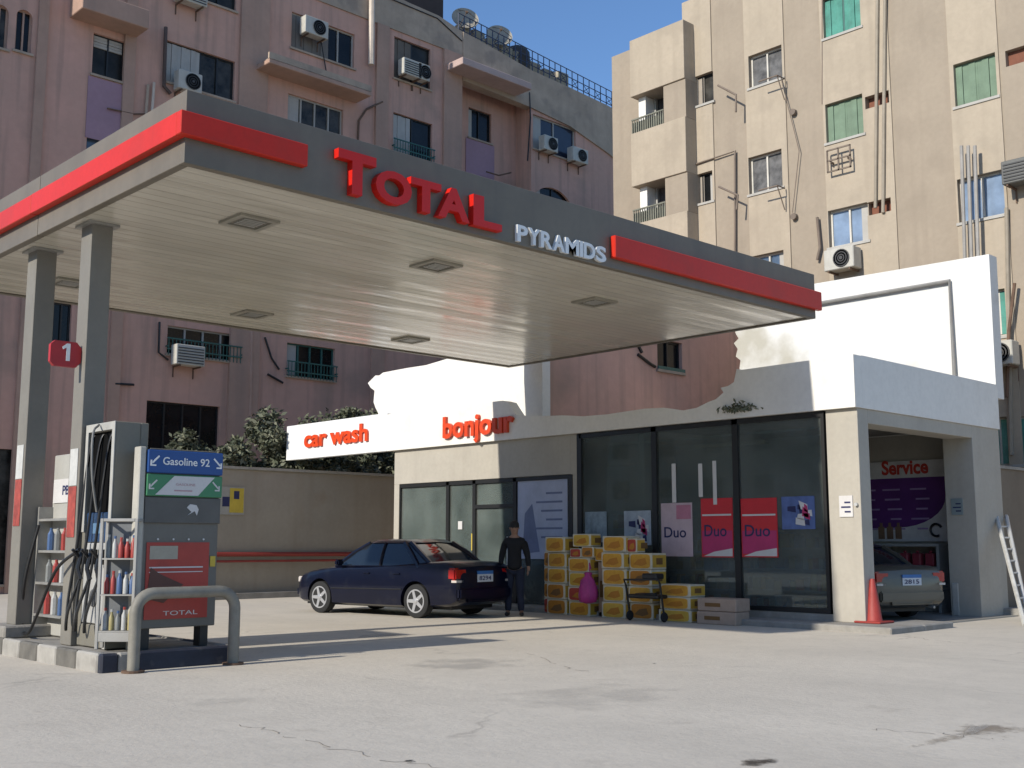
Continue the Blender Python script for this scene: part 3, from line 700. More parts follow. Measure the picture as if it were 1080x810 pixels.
for (za, zb) in ((z['o1'], z['p1']), (z2, z['p2'])):
    m_ = MB(); u0_, u1_ = mm_ + .03, onX(681, 100, BX - .3).y
    m_.fb('X', BX, u0_, u0_ + .06, -.2, -.1, za, zb); m_.fb('X', BX, (u0_ + u1_) / 2 - .03, (u0_ + u1_) / 2 + .03, -.2, -.1, za, zb); m_.fb('X', BX, u1_ - .06, u1_, -.2, -.1, za, zb)
    o = m_.build('window', shutterw, bb); m_ = MB(); m_.fb('X', BX, u0_, u1_, -.3, -.21, za, zb); m_.build('pane', mat('grey_pane', (.11, .10, .10), .2, .3, 2, fine=0), o)
    m_ = MB(); m_.fb('X', BX, u1_ + .01, cb_ - .12, -.25, .3, za + .003, zb - .003); m_.build('side_wall', white, bb)
    m_ = MB()
    for k in range(15): u = mm_ + .03 + (cb_ - mm_ - .06) * k / 14; m_.fb('X', BX, u - .012, u + .012, .48, .51, za, za + .42)
    m_.fb('X', BX, mm_, cb_, .47, .52, za + .42, za + .46); m_.fb('X', BX, mm_, cb_, .44, .46, za + .02, za + .36); m_.build('railing', mat('grey_green_rail', (.22, .22, .17), .7, .2, 5), bb)
brs = mat('bracket_rust', (.20, .155, .12), .8)
cream = mat('cream_frame', (.62, .58, .5), .6)
greyp = mat('grey_net_pane', (.16, .155, .15), .5, .4, 3)
window(bb, 'X', BX, HB['w1'], fr=dark, shutter=(.55, mat('tan_shutter', (.36, .31, .25), .8, .1, 3), 'hi'))
window(bb, 'X', BX, HB['w2'], fr=dark, shutter=(.55, mat('tan_shutter', (.36, .31, .25)), 'hi'))
for k in ('w3', 'w4', 'w6'): window(bb, 'X', BX, HB[k], fr=cream, pane=greyp)
window(bb, 'X', BX, HB['w5'], fr=cream, pane=bluewin)
for k in ('g1',): window(bb, 'X', BX, HB[k], fr=tealrail, shutter=(1.0, tealcl, 'lo'))
for k in ('g2', 'g3'): window(bb, 'X', BX, HB[k], fr=greensh, shutter=(1.0, greensh, 'lo'))
for k in ('g4', 'g5', 'g6'): window(bb, 'X', BX, HB[k], fr=cream, shutter=(1.0, tealcl, 'lo'))
for k in ('b1', 'b2'): window(bb, 'X', BX, HB[k], fr=cream, pane=mat('sky_blue_pane', (.24, .32, .44), .15, .25, .8, fine=0))
for k in ('n1', 'n2', 'n3'): window(bb, 'X', BX, HB[k], 'niche')
for k in ('w3', 'w4'):
    h = HB[k]; b = MB(); b.tube([(BX - .1, h[0] - .1, h[2] - .1), (BX - .45, h[0] - .1, h[2] - .1), (BX - .45, h[0] + .5, h[2] - .1)], .02, 6); b.tube([(BX - .43, h[0] - .08, h[2] - .1), (BX - .1, h[0] - .08, h[2] - .7)], .018, 6); b.build('clothes_rack', brs, bb)
wallpipe(bb, 'X', BX, [(927, -10), (925, 220)], .045, mat('beige_pipe', (.34, .29, .22), .7)); wallpipe(bb, 'X', BX, [(935, -10), (933, 225)], .045, mat('beige_pipe', (.42, .34, .25)))
for p in (1020, 1027, 1034): wallpipe(bb, 'X', BX, [(p, 157), (p + 4, 285)], .045, mat('grey_duct', (.34, .32, .29), .6), 'vent_pipe', .3)
wallpipe(bb, 'X', BX, [(735, 174), (777, 160), (777, 275)], .03, brs); wallpipe(bb, 'X', BX, [(766, 94), (785, 104), (785, 122)], .03, brs, 'wall_bracket', .4)
wallpipe(bb, 'X', BX, [(767, 200), (787, 209), (786, 224)], .03, brs, 'wall_bracket', .4); wallpipe(bb, 'X', BX, [(825, 80), (845, 160), (838, 225)], .012, brs, 'cable', .1)
wallpipe(bb, 'X', BX, [(864, 230), (867, 262), (864, 275)], .04, brs, 'cable', .1); wallpipe(bb, 'X', BX, [(1063, 220), (1068, 480)], .05, mat('beige_pipe', (.42, .34, .25)))
wallpipe(bb, 'X', BX, [(868, -10), (868, 110)], .02, brs, 'cable', .03); wallpipe(bb, 'X', BX, [(1074, 300), (1068, 350), (1066, 420)], .04, rust, 'cable', .2)
for p, q in ((838, 119), (839, 229)):
    c_ = onX(p, q, BX); b = MB(); b.cyl((BX - .003, c_.y, c_.z), (BX - .12, c_.y, c_.z), .09, 10); b.build('vent_hole', brs, bb)
b = MB(); q = onX(888, 170, BX)
for dz in (-.3, 0, .28): b.fb('X', BX, q.y - .38, q.y + .3, .2, .23, q.z + dz, q.z + dz + .04)
for du in (-.38, -.04, .28): b.fb('X', BX, q.y + du, q.y + du + .04, .2, .23, q.z - .3, q.z + .3)
for du in (-.3, .2): b.fb('X', BX, q.y + du, q.y + du + .04, .003, .2, q.z - .05, q.z)
b.build('wall_cage', brs, bb)
for (p, y, l, sz, sp) in ((889, 285, 'white box air conditioner under the blue window of the beige block', .85, True),
                      (1079, 193, 'dark boxy air conditioner at the right edge of the photo on the beige block', .8, False),
                      (1056, 386, 'lower air conditioner under a teal curtain, right of the white wall', .7, True)):
    q_ = onX(p, y, BX - .3); ac_unit('X', BX, q_.y, q_.z, l, sz, .55, .4, .1, sp, cm=mat('dark_ac', (.12, .12, .11), .6) if not sp else None)

# ---- annex behind the shop: white front, pink side
AY, AXX = 17.7, 17.75
ax_ = empty('annex_building', (20, 20, 0), 'low annex behind the shop with white front and pink side wall under the canopy', 'building')
side_end = 25.9
q = onY(693, 357, AY); q1 = onY(719, 361, AY); qb = onY(693, 389, AY)
hA = [q.x, q1.x, qb.z, q.z]
b = MB(); facade(b, 'Y', AY, AXX + .252, side_end, 4.0, 8.0, [hA], .2); b.box(AXX + .252, side_end, AY + .26, AY + 3, 4.0, 7.98); b.build('side_wall', pink, ax_)
window(ax_, 'Y', AY, hA, extra=None, pane=darkwin)
b = MB(); b.fb('Y', AY, hA[0] - .02, hA[1] + .05, .02, .06, hA[2] - .03, hA[2] + .08); b.build('window_ledge', tealrail, ax_)
zt = onX(449, 386, AXX).z
p1 = onX(397, 400, AXX); p2 = onX(399, 392, AXX)
pl = [(AY, 4.0), (AY, 7.0), (AY + 1.2, 7.0), (AY + 1.2, zt + .25), (onX(449, 386, AXX).y, zt + .02)]
pts_ = [(430, 388), (414, 391), (404, 393), (400, 396), (396, 396), (392, 400), (388, 404), (391, 409), (395, 412), (394, 424), (396, 430), (399, 436), (398, 450)]
pl += [(onX(px, py, AXX).y, onX(px, py, AXX).z) for px, py in pts_]
pl += [(onX(398, 450, AXX).y, 3.8)]
b = MB(); b.fprism('X', AXX, pl, -.25, 0); b.build('front_wall', white, ax_)
for (pp) in ([(672, 374), (685, 384), (690, 387)], [(672, 364), (676, 372)]): 
    wallpipe(ax_, 'Y', AY, pp, .04, black, 'cable', .03)

# ------------------------------------------------------------ shop
shop = empty('shop_building', (19, 15, .1), 'low white and grey station shop with glass front and open service bay', 'building')
ZF0, ZF1 = 3.57, 4.45
yc = 9.5                                  # the near corner
# fascia with its broken upper edge in the middle
def yz(px, py): q = onX(px, py, XS - .1); return (q.y, q.z)
fa = [(yc, ZF0), (yc, 4.44), yz(846, 380)[:1] + (4.43,), (yz(782, 388)[0], 4.42), yz(777, 389), yz(774, 403), yz(768, 407), yz(760, 409), yz(763, 414), yz(755, 421), yz(747, 424), yz(735, 430), yz(720, 433), yz(700, 430),
      yz(680, 431), yz(660, 434), yz(640, 437), yz(615, 439), yz(593, 438), yz(570, 439), yz(545, 438), yz(541, 432), yz(536, 424), (yz(530, 420)[0], 4.43), (22.02, 4.46), (22.02, ZF0)]
b = MB(); b.fprism('X', XS, fa, -.15, .10); b.box(17.002, 22.2, yc, yc + .25, ZF0, 4.45); b.box(22.0, 22.2, yc + .26, 21.9, ZF0, 4.40)
b.build('parapet', white, shop, bevel=0)
b = MB(); b.box(17.003, 22.0, yc + .26, 21.9, ZF0 + .02, ZF0 + .2); b.build('roof', pave, shop)
# walls
yb2 = onX(873, 500, XS).y; yw0 = onX(610, 500, XS).y
lw1, lw0 = onX(421, 515, XS).y, onX(602, 500, XS).y; lz = onX(602, 500, XS).z
b = MB()
b.box(XS, XS + .34, yc + .03, yb2, .10, ZF0 - .002)                       # near pillar
b.box(XS + .004, XS + .25, yw0, lw0, .1, ZF0 - .002)
b.box(XS + .004, XS + .25, lw0, 21.85, lz, ZF0 - .002); b.box(XS + .004, XS + .25, lw1, 21.85, .1, lz)
b.box(XS + .26, 22.0, 21.6, 21.85, .1, ZF0 - .002)
xj = onY(1029, 600, yc + .1).x
b.box(xj, 22.2, yc + .03, onX(999, 560, xj).y, -.02, ZF0 - .002)            # far pillar of the bay
b.box(XS + .342, xj, yc + .03, yc + .5, 3.33, ZF0 - .002)
b.box(22.0, 22.2, onX(999, 560, xj).y + .002, 21.6, -.02, ZF0 - .002)                # back wall
b.box(XS + .3, 22.0, 14.3, 14.45, -.02, ZF0 - .002)                          # bay / shop partition
b.build('wall', shopgrey, shop, bevel=.006)
# big glass front and the door bay on the left
gf = MB()
edges = [onX(p, 500, XS).y for p in (871, 776, 690, 611)]
for i, e in enumerate(edges): gf.box(XS - .01, XS + .07, e - (.0 if i == 0 else .06), e + .06, .22, ZF0 - .01)
gf.box(XS - .01, XS + .07, edges[0] + .06, edges[3], ZF0 - .1, ZF0 - .012); gf.box(XS - .01, XS + .07, edges[0] + .06, edges[3], .22, .30)
gf.build('window_frame', dark, shop)
for i in range(3):
    p = MB(); p.box(XS + .03, XS + .04, edges[i] + .06, edges[i + 1] - .06, .3, ZF0 - .1); p.build('window_pane', shopglass, shop)
b = MB(); b.box(XS + .0, XS + .25, yb2, yw0, .1, .215); b.build('plinth', pave, shop)
mull = [onX(p, 560, XS).y for p in (602, 543, 500, 472, 421)]
gf = MB()
for i, e in enumerate(mull):
    t = .05; gf.box(XS - .012, XS + .07, e - (t if i else .06), e + (t if i < 4 else 0), .11, lz - .01)
gf.box(XS - .012, XS + .07, mull[0] + .05, mull[4] - .05, lz - .09, lz - .012); gf.box(XS - .012, XS + .07, mull[2] + .05, mull[4] - .05, .11, .3)
gf.box(XS - .012, XS + .07, mull[1] + .05, mull[2] - .05, 2.12, 2.2); gf.box(XS - .012, XS + .07, mull[1] + .05, mull[2] - .05, .11, .25)
gf.build('window_frame', dark, shop)
for i in (0, 2, 3):
    p = MB(); p.box(XS + .03, XS + .04, mull[i] + .05, mull[i + 1] - .05, .3 if i else .12, lz - .09); p.build('window_pane', shopglass, shop)
p = MB(); p.box(XS + .03, XS + .04, mull[1] + .05, mull[2] - .05, .25, 2.12); d_ = p.build('door', shopglass, shop)
p = MB(); p.box(XS + .03, XS + .04, mull[1] + .05, mull[2] - .05, 2.2, lz - .09); p.build('window_pane', shopglass, shop)
p = MB(); p.tube([(XS - .05, mull[1] + .18, .9), (XS - .05, mull[1] + .18, 1.5)], .018, 8); p.build('handle', alum, d_)
# inside
b = MB(); b.box(XS + .3, 21.98, 14.46, 21.58, .1, .13); b.build('inside_floor', interiorfl, shop)
b = MB(); b.box(XS + .3, 21.98, 14.46, 21.58, 3.3, 3.36); b.box(XS + .3, 18.1, 10.13, 14.29, 3.3, 3.34); b.build('inside_ceiling', interior, shop)
b = MB(); b.box(18.1, 18.16, 10.12, 14.29, 0, 3.3); b.build('inside_wall', interior, shop)
b = MB(); b.box(XS + .345, 18.1, 10.10, 10.16, 0, 3.3); b.build('inside_wall', interior, shop)
rnd = random.Random(11)
def shelf_unit(x0, x1, y0, y1, label, levels=5, H=1.9, along='y'):
    o = empty('display_shelf', ((x0 + x1) / 2, (y0 + y1) / 2, .13), label, 'shelf', 'shelves inside the shop')
    b = MB()
    for k in range(levels + 1): b.box(x0, x1, y0, y1, .13 + k * H / levels, .16 + k * H / levels)
    b.box(x1 - .03, x1, y0, y1, .163, .13 + H - .003); b.build('rack', mat('shelf_white', (.4, .4, .38), .6), o)
    cols = [colorA, colorB, colorC, colorD, colorE, cartony]; b = MB()
    for k in range(levels):
        u = y0 + .05
        while u < y1 - .12:
            wd = rnd.uniform(.08, .2); hh = rnd.uniform(.15, H / levels - .08); b.box(x0 + .03, x0 + .2, u, u + wd - .015, .163 + k * H / levels, .163 + k * H / levels + hh, rnd.randrange(6)); u += wd
    tag(b.build('goods', cols, o), kind='stuff')
shelf_unit(17.75, 18.09, 10.4, 12.6, 'stocked shelf behind the right hand panes of the shop', 4, 1.5)
shelf_unit(17.75, 18.09, 12.9, 14.2, 'stocked shelf behind the middle pane of the shop', 4, 1.4)
shelf_unit(18.6, 19.0, 15.2, 17.6, 'stocked shelf seen behind the yellow cartons', 5, 1.9)
shelf_unit(18.8, 19.2, 18.8, 21.2, 'stocked shelf behind the left window of the shop', 5, 1.8)
b = MB(); b.box(XS + 1.0, XS + 1.15, 12.0, 13.6, 3.2, 3.26); tag(b.build('strip_light', cartonw), 'unlit tube light fitting on the shop ceiling behind the glass', 'light')

# writing on the fascia
def word_on_X(par, txt, px0, py_base0, px1, py_base1, h, X, name='letter', m=letterred, ext=.06, bold=.035):
    a, b_ = onX(px0, py_base0, X), onX(px1, py_base1, X); z_ = (a.z + b_.z) / 2
    mb = MB(); mb.text(txt, fnX(X, a.y, z_), w=a.y - b_.y, h=h, ext=ext, bold=bold); return mb.build(name, m, par)
word_on_X(shop, 'bonjour', 469, 470, 543, 464, .66, XS - .103, 'lettering', mat('orange_red_letter', (.75, .07, .015), .35), .07, .03)
# car wash panel, its own sign fixed beside the fascia
cw = empty('car_wash_sign', (XS, 24.3, ZF0), 'long white sign panel reading car wash in orange red letters', 'sign')
yL = onX(303, 470, XS - .05).y
b = MB(); b.box(XS - .08, XS + .08, 22.06, yL, ZF0 + .0, 4.5); b.build('panel', signwhite, cw, bevel=.01)
word_on_X(cw, 'car wash', 322, 472, 389, 466, .46, XS - .083, 'lettering', mat('orange_red_letter', (.75, .07, .015)), .05, .03)
b = MB(); b.box(XS + .081, XS + .14, 21.9, yL - .1, 3.9, 3.98); b.build('support_beam', steel, cw)

# the tall white wall on the back of the bay
ww = empty('white_wall', (22.3, 12.5, 4.4), 'tall bright white stained wall standing above the roof of the service bay', 'wall')
WX = 22.25
pl = [(yc + .05, 4.2), (onX(1043, 268, WX).y, onX(1043, 268, WX).z), (onX(860, 297, WX).y, 7.16), (15.9, 7.1)]
pl += [(onX(px, py, WX).y, onX(px, py, WX).z) for px, py in ((776, 352), (779, 357), (774, 362), (778, 368), (776, 376), (781, 380), (780, 388))] + [(onX(780, 400, WX).y, 4.2)]
b = MB(); b.fprism('X', WX, pl, -.35, 0); b.build('wall', whitestain, ww)
q0, q1, q2 = onX(800, 324, WX), onX(1003, 297, WX), onX(1006, 397, WX)
b = MB(); b.tube([(WX - .07, q0.y, q1.z - .0), (WX - .07, q1.y, q1.z), (WX - .07, q1.y, 4.4)], .045, 8); b.build('pipe', mat('grey_wall_pipe', (.26, .25, .23), .6), ww)

# notices on the pillars
def plate(ax, c, px0, px1, py0, py1, label, m, name='notice_plate', lines=3):
    a = (onX if ax == 'X' else onY)(px0, py0, c - .01); b_ = (onX if ax == 'X' else onY)(px1, py1, c - .01)
    o = empty(name, a, label, 'notice'); b = MB(); ua, ub = (a.y, b_.y) if ax == 'X' else (a.x, b_.x)
    b.fb(ax, c, min(ua, ub), max(ua, ub), .003, .02, b_.z, a.z); b.build('plate', m, o)
    k = MB(); W = abs(ua - ub); mn = min(ua, ub)
    for i in range(lines): k.fb(ax, c, mn + W * .15, mn + W * (.6 + .25 * ((i * 7) % 2)), .021, .024, b_.z + (a.z - b_.z) * (.2 + .22 * i), b_.z + (a.z - b_.z) * (.28 + .22 * i))
    k.build('print', navyink, o)
plate('X', XS, 885, 900, 523, 545, 'white paper notice on the pillar nearest the glass front', posterw)
plate('X', xj, 1003, 1016, 526, 543, 'small grey framed notice on the far pillar of the service bay', mat('grey_notice', (.25, .3, .3), .5))
q = onX(905, 532, XS); b = MB(); b.cyl((XS - .003, yc + .1, q.z), (XS - .05, yc + .1, q.z), .03, 8); b.build('wall_knob', alum, shop)

# service banner on the back wall of the bay
BNX = 21.98
ban = empty('service_banner', (BNX, 11.7, 1.2), 'purple and white Service banner on the back wall of the bay', 'banner')
y0_, y1_ = onX(999, 500, BNX).y + .02, 13.4
zt_, zb_ = onX(960, 486, BNX).z, onX(960, 571, BNX).z
b = MB(); b.fb('X', BNX, y0_, y1_, .01, .04, zb_, zt_); b.build('board', mat('banner_white', (.72, .70, .68), .6), ban)
zp = onX(960, 504, BNX).z; cx = y0_ + .02; arc = []
for i in range(9):
    t = math.pi / 2 * i / 8; arc.append((cx + 1.05 - 1.05 * math.cos(t), zb_ + .9 - .62 * math.sin(t)))
b = MB(); b.fprism('X', BNX, [(y1_ - .02, zp), (cx, zp)] + arc + [(y1_ - .02, zb_ + .22)], .041, .048); b.build('purple_field', purple, ban)
b = MB(); a_ = onX(930, 500, BNX - .05); e_ = onX(979, 500, BNX - .05); b.text('Service', fnX(BNX - .041, a_.y, zp + .07), w=a_.y - e_.y, h=.3, ext=.008, bold=.03); b.build('lettering', mat('service_red', (.6, .06, .04), .5), ban)
b = MB(); rnd = random.Random(5)
for r_ in range(5):
    zz = zp - .25 - r_ * .2
    for c_ in range(3):
        u = y0_ + .35 + c_ * .55 + rnd.random() * .1; b.fb('X', BNX, u, u + .2 + rnd.random() * .2, .049, .052, zz, zz + .035)
b.build('print', mat('lilac_ink', (.4, .28, .5), .6), ban)
b = MB()
for i in range(3):
    u = onX(931 + i * 9, 560, BNX).y; b.fb('X', BNX, u - .07, u + .07, .049, .055, zb_ + .05, zb_ + .3); b.fb('X', BNX, u - .03, u + .03, .049, .055, zb_ + .3, zb_ + .38)
b.build('bottle_picture', mat('brown_picture', (.25, .15, .09), .6), ban)
b = MB(); qq = onX(989, 559, BNX)
pts_ = [(BNX - .06, qq.y + .12 * math.cos(t), qq.z + .12 * math.sin(t)) for t in [math.pi * (1.35 + 1.5 * i / 14) for i in range(15)]]
b.tube(pts_, .025, 6); b.build('round_mark', black, ban)
# shelf under the banner
sh = empty('oil_can_shelf', (21.6, 11.3, .1), 'pale shelf with red canisters under the purple banner', 'shelf')
b = MB()
for z_ in (.45, .86, 1.30): b.box(21.5, 21.93, y0_, 13.2, z_, z_ + .05)
for u in (y0_, 11.75, 13.1): b.box(21.5, 21.93, u, u + .06, .02, .448); b.box(21.5, 21.93, u, u + .06, .502, .858); b.box(21.5, 21.93, u, u + .06, .912, 1.298)
b.build('rack', mat('shelf_white', (.4, .4, .38)), sh)
for i in range(4):
    b = MB(); u = y0_ + .15 + i * .27; b.box(21.55, 21.75, u, u + .18, .913, 1.17); b.box(21.6, 21.66, u + .05, u + .12, 1.17, 1.22)
    b.build('canister', mat('canister_red', (.30, .04, .06), .5), sh, bevel=.02)

# ------------------------------------------------------------ boundary wall and plants behind it
bw = empty('boundary_wall', (16, 25.5, 0), 'beige painted boundary wall left of the shop with red pipe along it', 'wall')
b = MB(); b.box(11.8, 26, 25.5, 25.75, 0, 3.2); b.build('wall', wallbeige, bw)
b = MB(); b.box(11.8, 26, 25.44, 25.82, 3.203, 3.27); b.build('coping', mat('wall_coping', (.38, .35, .29), .9), bw)
b = MB(); b.tube([(11.9, 25.4, 1.10), (18, 25.4, 1.07), (22, 25.4, 1.05)], .055, 8); b.tube([(13.8, 25.38, .92), (22, 25.38, .9)], .03, 8); b.build('pipe', redpaint, bw)
b = MB(); b.box(11.8, 24, 25.15, 25.49, 0, .14); b.build('kerb', pave, bw)
a, e = onY(231, 513, 25.48), onY(257, 543, 25.48)
po = empty('wall_poster', a, 'yellow and white poster on the boundary wall behind the pump', 'poster')
b = MB(); b.fb('Y', 25.5, a.x, e.x, .003, .03, e.z, a.z); b.build('sheet', mat('poster_grey', (.4, .38, .33), .6), po)
b = MB(); b.fb('Y', 25.5, a.x + (e.x - a.x) * .42, e.x - .02, .031, .036, e.z + .05, a.z - .03); b.build('yellow_field', yellowp, po)
b = MB(); b.fb('Y', 25.5, a.x + .1, a.x + .3, .031, .036, e.z + .2, a.z - .25); b.fb('Y', 25.5, e.x - .3, e.x - .15, .037, .04, a.z - .3, a.z - .1); b.build('picture', navyink, po)

def tree(x, y, zc, rx, rz, label, n, seed, ls=.13):
    rnd = random.Random(seed)
    o = empty('tree', (x, y, 0), label, 'tree', 'dusty trees behind the boundary wall')
    b = MB(); b.tube([(x, y, 0), (x + .1, y, zc * .4), (x - .05, y + .1, zc * .75), (x + .1, y, zc + rz * .3)], .13, 8, r2=.03)
    for i in range(7):
        t = rnd.random() * 6.28; l = rx * rnd.uniform(.5, .9); h0 = zc * rnd.uniform(.5, .9)
        b.tube([(x, y, h0), (x + l * .5 * math.cos(t), y + l * .5 * math.sin(t), h0 + .5 * rz), (x + l * math.cos(t), y + l * math.sin(t), h0 + rz * rnd.uniform(.5, 1.2))], .05, 5, r2=.012)
    b.build('trunk', wood, o)
    b = MB(); clumps = []
    for i in range(int(26)):
        while True:
            p = Vector((rnd.uniform(-1, 1), rnd.uniform(-1, 1), rnd.uniform(-1, 1)))
            if .35 < p.length < 1: break
        clumps.append((Vector((x + p.x * rx, y + p.y * rx * .8, zc + p.z * rz)), rnd.uniform(.22, .5) * min(rx, rz)))
    for i in range(n):
        c_, r_ = clumps[rnd.randrange(len(clumps))]
        d = Vector((rnd.gauss(0, 1), rnd.gauss(0, 1), rnd.gauss(0, 1))).normalized() * r_ * rnd.uniform(.5, 1.15)
        p = c_ + d; a_ = Vector((rnd.gauss(0, 1), rnd.gauss(0, 1), rnd.gauss(0, .7))).normalized(); s_ = a_.cross(Vector((rnd.gauss(0, 1), rnd.gauss(0, 1), rnd.gauss(0, 1)))).normalized()
        L_ = ls * rnd.uniform(.7, 1.5); W_ = L_ * .45
        b.add([p - a_ * L_, p + s_ * W_, p + a_ * L_, p - s_ * W_], [(0, 1, 2, 3)])
    b.build('crown', leaves, o, recalc=False)
tree(15.0, 27.2, 3.45, 1.25, .75, 'low dusty tree peeping over the wall just right of the blue pump header', 4200, 1, .08)
tree(16.8, 27.6, 3.8, 1.4, .95, 'dusty grey green tree over the boundary wall left of the car wash sign', 6500, 2, .08)
tree(19.2, 28.0, 4.25, 1.6, 1.25, 'dusty tree rising behind the car wash sign', 9000, 3, .08)
tree(21.9, 27.8, 4.3, 1.4, 1.3, 'leafy dusty tree where the car wash sign meets the shop', 7500, 4, .08)
tree(18.4, 26.8, 3.3, 1.4, .65, 'low dusty shrub showing under the car wash sign above the wall', 6000, 5, .08)
tree(20.9, 26.9, 3.3, 1.3, .7, 'low dusty shrub above the wall beside the shop corner', 5000, 6, .08)

# brown wall at the right and its kerb
rw = empty('side_wall', (24, 9.7, 0), 'low brown wall to the right of the service bay behind the ladder', 'wall')
b = MB(); b.box(22.21, 25.98, 9.65, 9.9, 0, 2.82); b.build('wall', brownwall, rw); b = MB(); b.box(22.21, 25.98, 9.6, 9.95, 2.823, 2.88); b.build('coping', pave, rw)
b = MB(); b.box(21.95, 26, 9.0, 9.6, -.1, .14); b.build('kerb', pave, rw, bevel=.02)

# ladder leaning by the wall
q0 = onY(1080, 658, 9.0)
la = empty('ladder', (22.3, 8.9, 0), 'paint splashed aluminium ladder leaning against the far pillar at the right edge', 'ladder')
A0, A1 = onZ(1081, 660, 0), onX(1051, 544, 22.0); B0 = A0 + Vector((.42, .10, 0)); B1 = A1 + Vector((.30, -.06, 0))
for s_, (p, q) in enumerate(((A0, A1), (B0, B1))):
    b = MB(); b.tube([p, q], .04, 6); b.build('rail', mat('ladder_paint', (.55, .54, .5), .6, .15, 6) if s_ == 0 else alum, la)
b = MB()
for i in range(1, 9): t = i / 9; b.cyl(A0.lerp(A1, t), B0.lerp(B1, t), .018, 6)
b.build('rung', alum, la)

# ------------------------------------------------------------ canopy
CX0, CX1, CY0, CY1, CZ0, CZ1 = 5.32, 17.3, 10.5, 18.3, 5.25, 6.04
can = empty('filling_station_canopy', (6, 14, 0), 'large flat grey forecourt canopy with red stripes on two columns', 'canopy')
b = MB(); b.box(CX0 + .12, CX1 - .12, CY0 + .12, CY1 + 0 - .12, CZ0 + .02, CZ0 + .06); b.build('ceiling', ceilm, can)
b = MB(); b.box(CX0 + .13, CX1 - .13, CY0 + .13, CY1 - .13, CZ1 - .15, CZ1 - .1); b.build('roof_deck', steel, can)
b = MB(); b.box(CX0, CX1, CY0, CY0 + .1, CZ0, CZ1); b.build('fascia', fascia, can, bevel=.006)
ys = onX(40, 230, CX0).y
b = MB(); b.box(CX0, CX0 + .1, CY0 + .102, ys - .012, CZ0, CZ1); b.box(CX0, CX0 + .1, ys + .012, CY1 - .1, CZ0, CZ1); b.build('fascia', fascia, can, bevel=.006)
b = MB(); b.box(CX1 - .1, CX1, CY0 + .102, CY1, CZ0, CZ1); b.box(CX0, CX1 - .102, CY1 - .1, CY1, CZ0, CZ1); b.build('fascia', fascia, can, bevel=.006)
zr1, zr0 = onY(195, 120, CY0).z, onY(195, 145, CY0).z
xe = onY(325, 165, CY0 - .1).x; xs2 = onY(649, 265, CY0 - .1).x
b = MB(); b.box(CX0 - .1, xe, CY0 - .1, CY0 - .002, zr0, zr1); b.build('red_stripe', red, can, bevel=.008)
b = MB(); b.box(CX0 - .1, CX0 - .002, CY0 + .0, ys - .01, zr0, zr1); b.build('red_stripe', red, can, bevel=.004)
b = MB(); b.box(CX0 - .1, CX0 - .002, ys + .01, CY1, zr0, zr1); b.build('red_stripe', red, can, bevel=.008)
b = MB(); b.box(xs2, CX1 + .06, CY0 - .1, CY0 - .002, onY(857, 326, CY0).z - .02, onY(857, 308, CY0).z + .0); b.build('red_stripe', red, can, bevel=.012)
# letters: small capitals, the first letter taller
LY = CY0 - .003
def letters(txt, spans, base, H, m, ext, bold, par):
    for ch, (p0, p1) in zip(txt, spans):
        x0, x1 = onY(p0, 200, LY).x, onY(p1, 210, LY).x
        mb = MB(); mb.text(ch, fnY(LY, x0, base[0] if isinstance(base, tuple) else base), w=x1 - x0, h=H[ch + str(p0)] if (ch + str(p0)) in H else H['*'], ext=ext, bold=bold)
        mb.build('letter', m, par, bevel=.0)
zb = onY(372, 207, LY).z; zL = onY(510, 243, LY).z; zbase = (zb + zL) / 2
letters('TOTAL', [(351, 391), (391, 429), (428, 460), (457, 490), (494, 524)], zbase, {'T351': .50, '*': .40}, letterred, .10, .04, can)
zP = onY(588, 266, LY).z
sp = []; x = 543.0
for wd in (11, 12, 12, 12, 14, 3.2, 12, 10.5): sp.append((x, x + wd)); x += wd + .9
letters('PYRAMIDS', sp, zP - .0, {'*': .225}, letterwhite, .05, .03, can)
# columns, with a red and white marker on the lit face
def column(x, y, z0, wx=.27, wy=.30):
    b = MB(); b.box(x, x + wx, y, y + wy, z0, CZ0 + .018); o = b.build('column', colgrey, can, bevel=.008)
    b = MB(); b.box(x - .008, x - .002, y + .04, y + wy - .04, z0 + 1.25, z0 + 1.85); b.build('red_marker', mat('marker_red', (.42, .07, .05), .6, .25, 8), o)
    b = MB(); b.box(x - .008, x - .002, y + .04, y + wy - .04, z0 + 1.86, z0 + 2.3); b.build('white_marker', mat('marker_white', (.55, .55, .52), .6, .1, 8), o)
    b = MB(); b.box(x - .06, x + wx + .06, y - .06, y + wy + .06, CZ0 - .012, CZ0 + .017); b.build('collar', steel, o)
    return o
column(5.58, 13.32, .19); column(5.58, 15.05, .34)
# recessed ceiling lamps (unlit)
for (p, y) in ((263, 235), (460, 281), (627, 319), (73, 299), (266, 332), (433, 359)):
    q = onZ(p, y, CZ0); b = MB(); s_ = .27; zz = CZ0
    for a0, a1, b0, b1 in ((-s_, s_, -s_, -s_ + .07), (-s_, s_, s_ - .07, s_), (-s_, -s_ + .07, -s_ + .07, s_ - .07), (s_ - .07, s_, -s_ + .07, s_ - .07)):
        b.box(q.x + a0, q.x + a1, q.y + b0, q.y + b1, zz - .012, zz + .017)
    lamp = b.build('ceiling_lamp', mat('lamp_frame', (.36, .335, .27), .5), can)
    b = MB(); b.box(q.x - s_ + .08, q.x + s_ - .08, q.y - s_ + .08, q.y + s_ - .08, zz + .002, zz + .016); b.build('recess', mat('lamp_recess', (.17, .155, .12), .5), lamp)
    b = MB()
    for k in range(5): b.box(q.x - .14, q.x + .14, q.y - .14 + k * .06, q.y - .115 + k * .06, zz - .01, zz + .001)
    b.build('diffuser', mat('lamp_diffuser', (.45, .44, .4), .3), lamp)
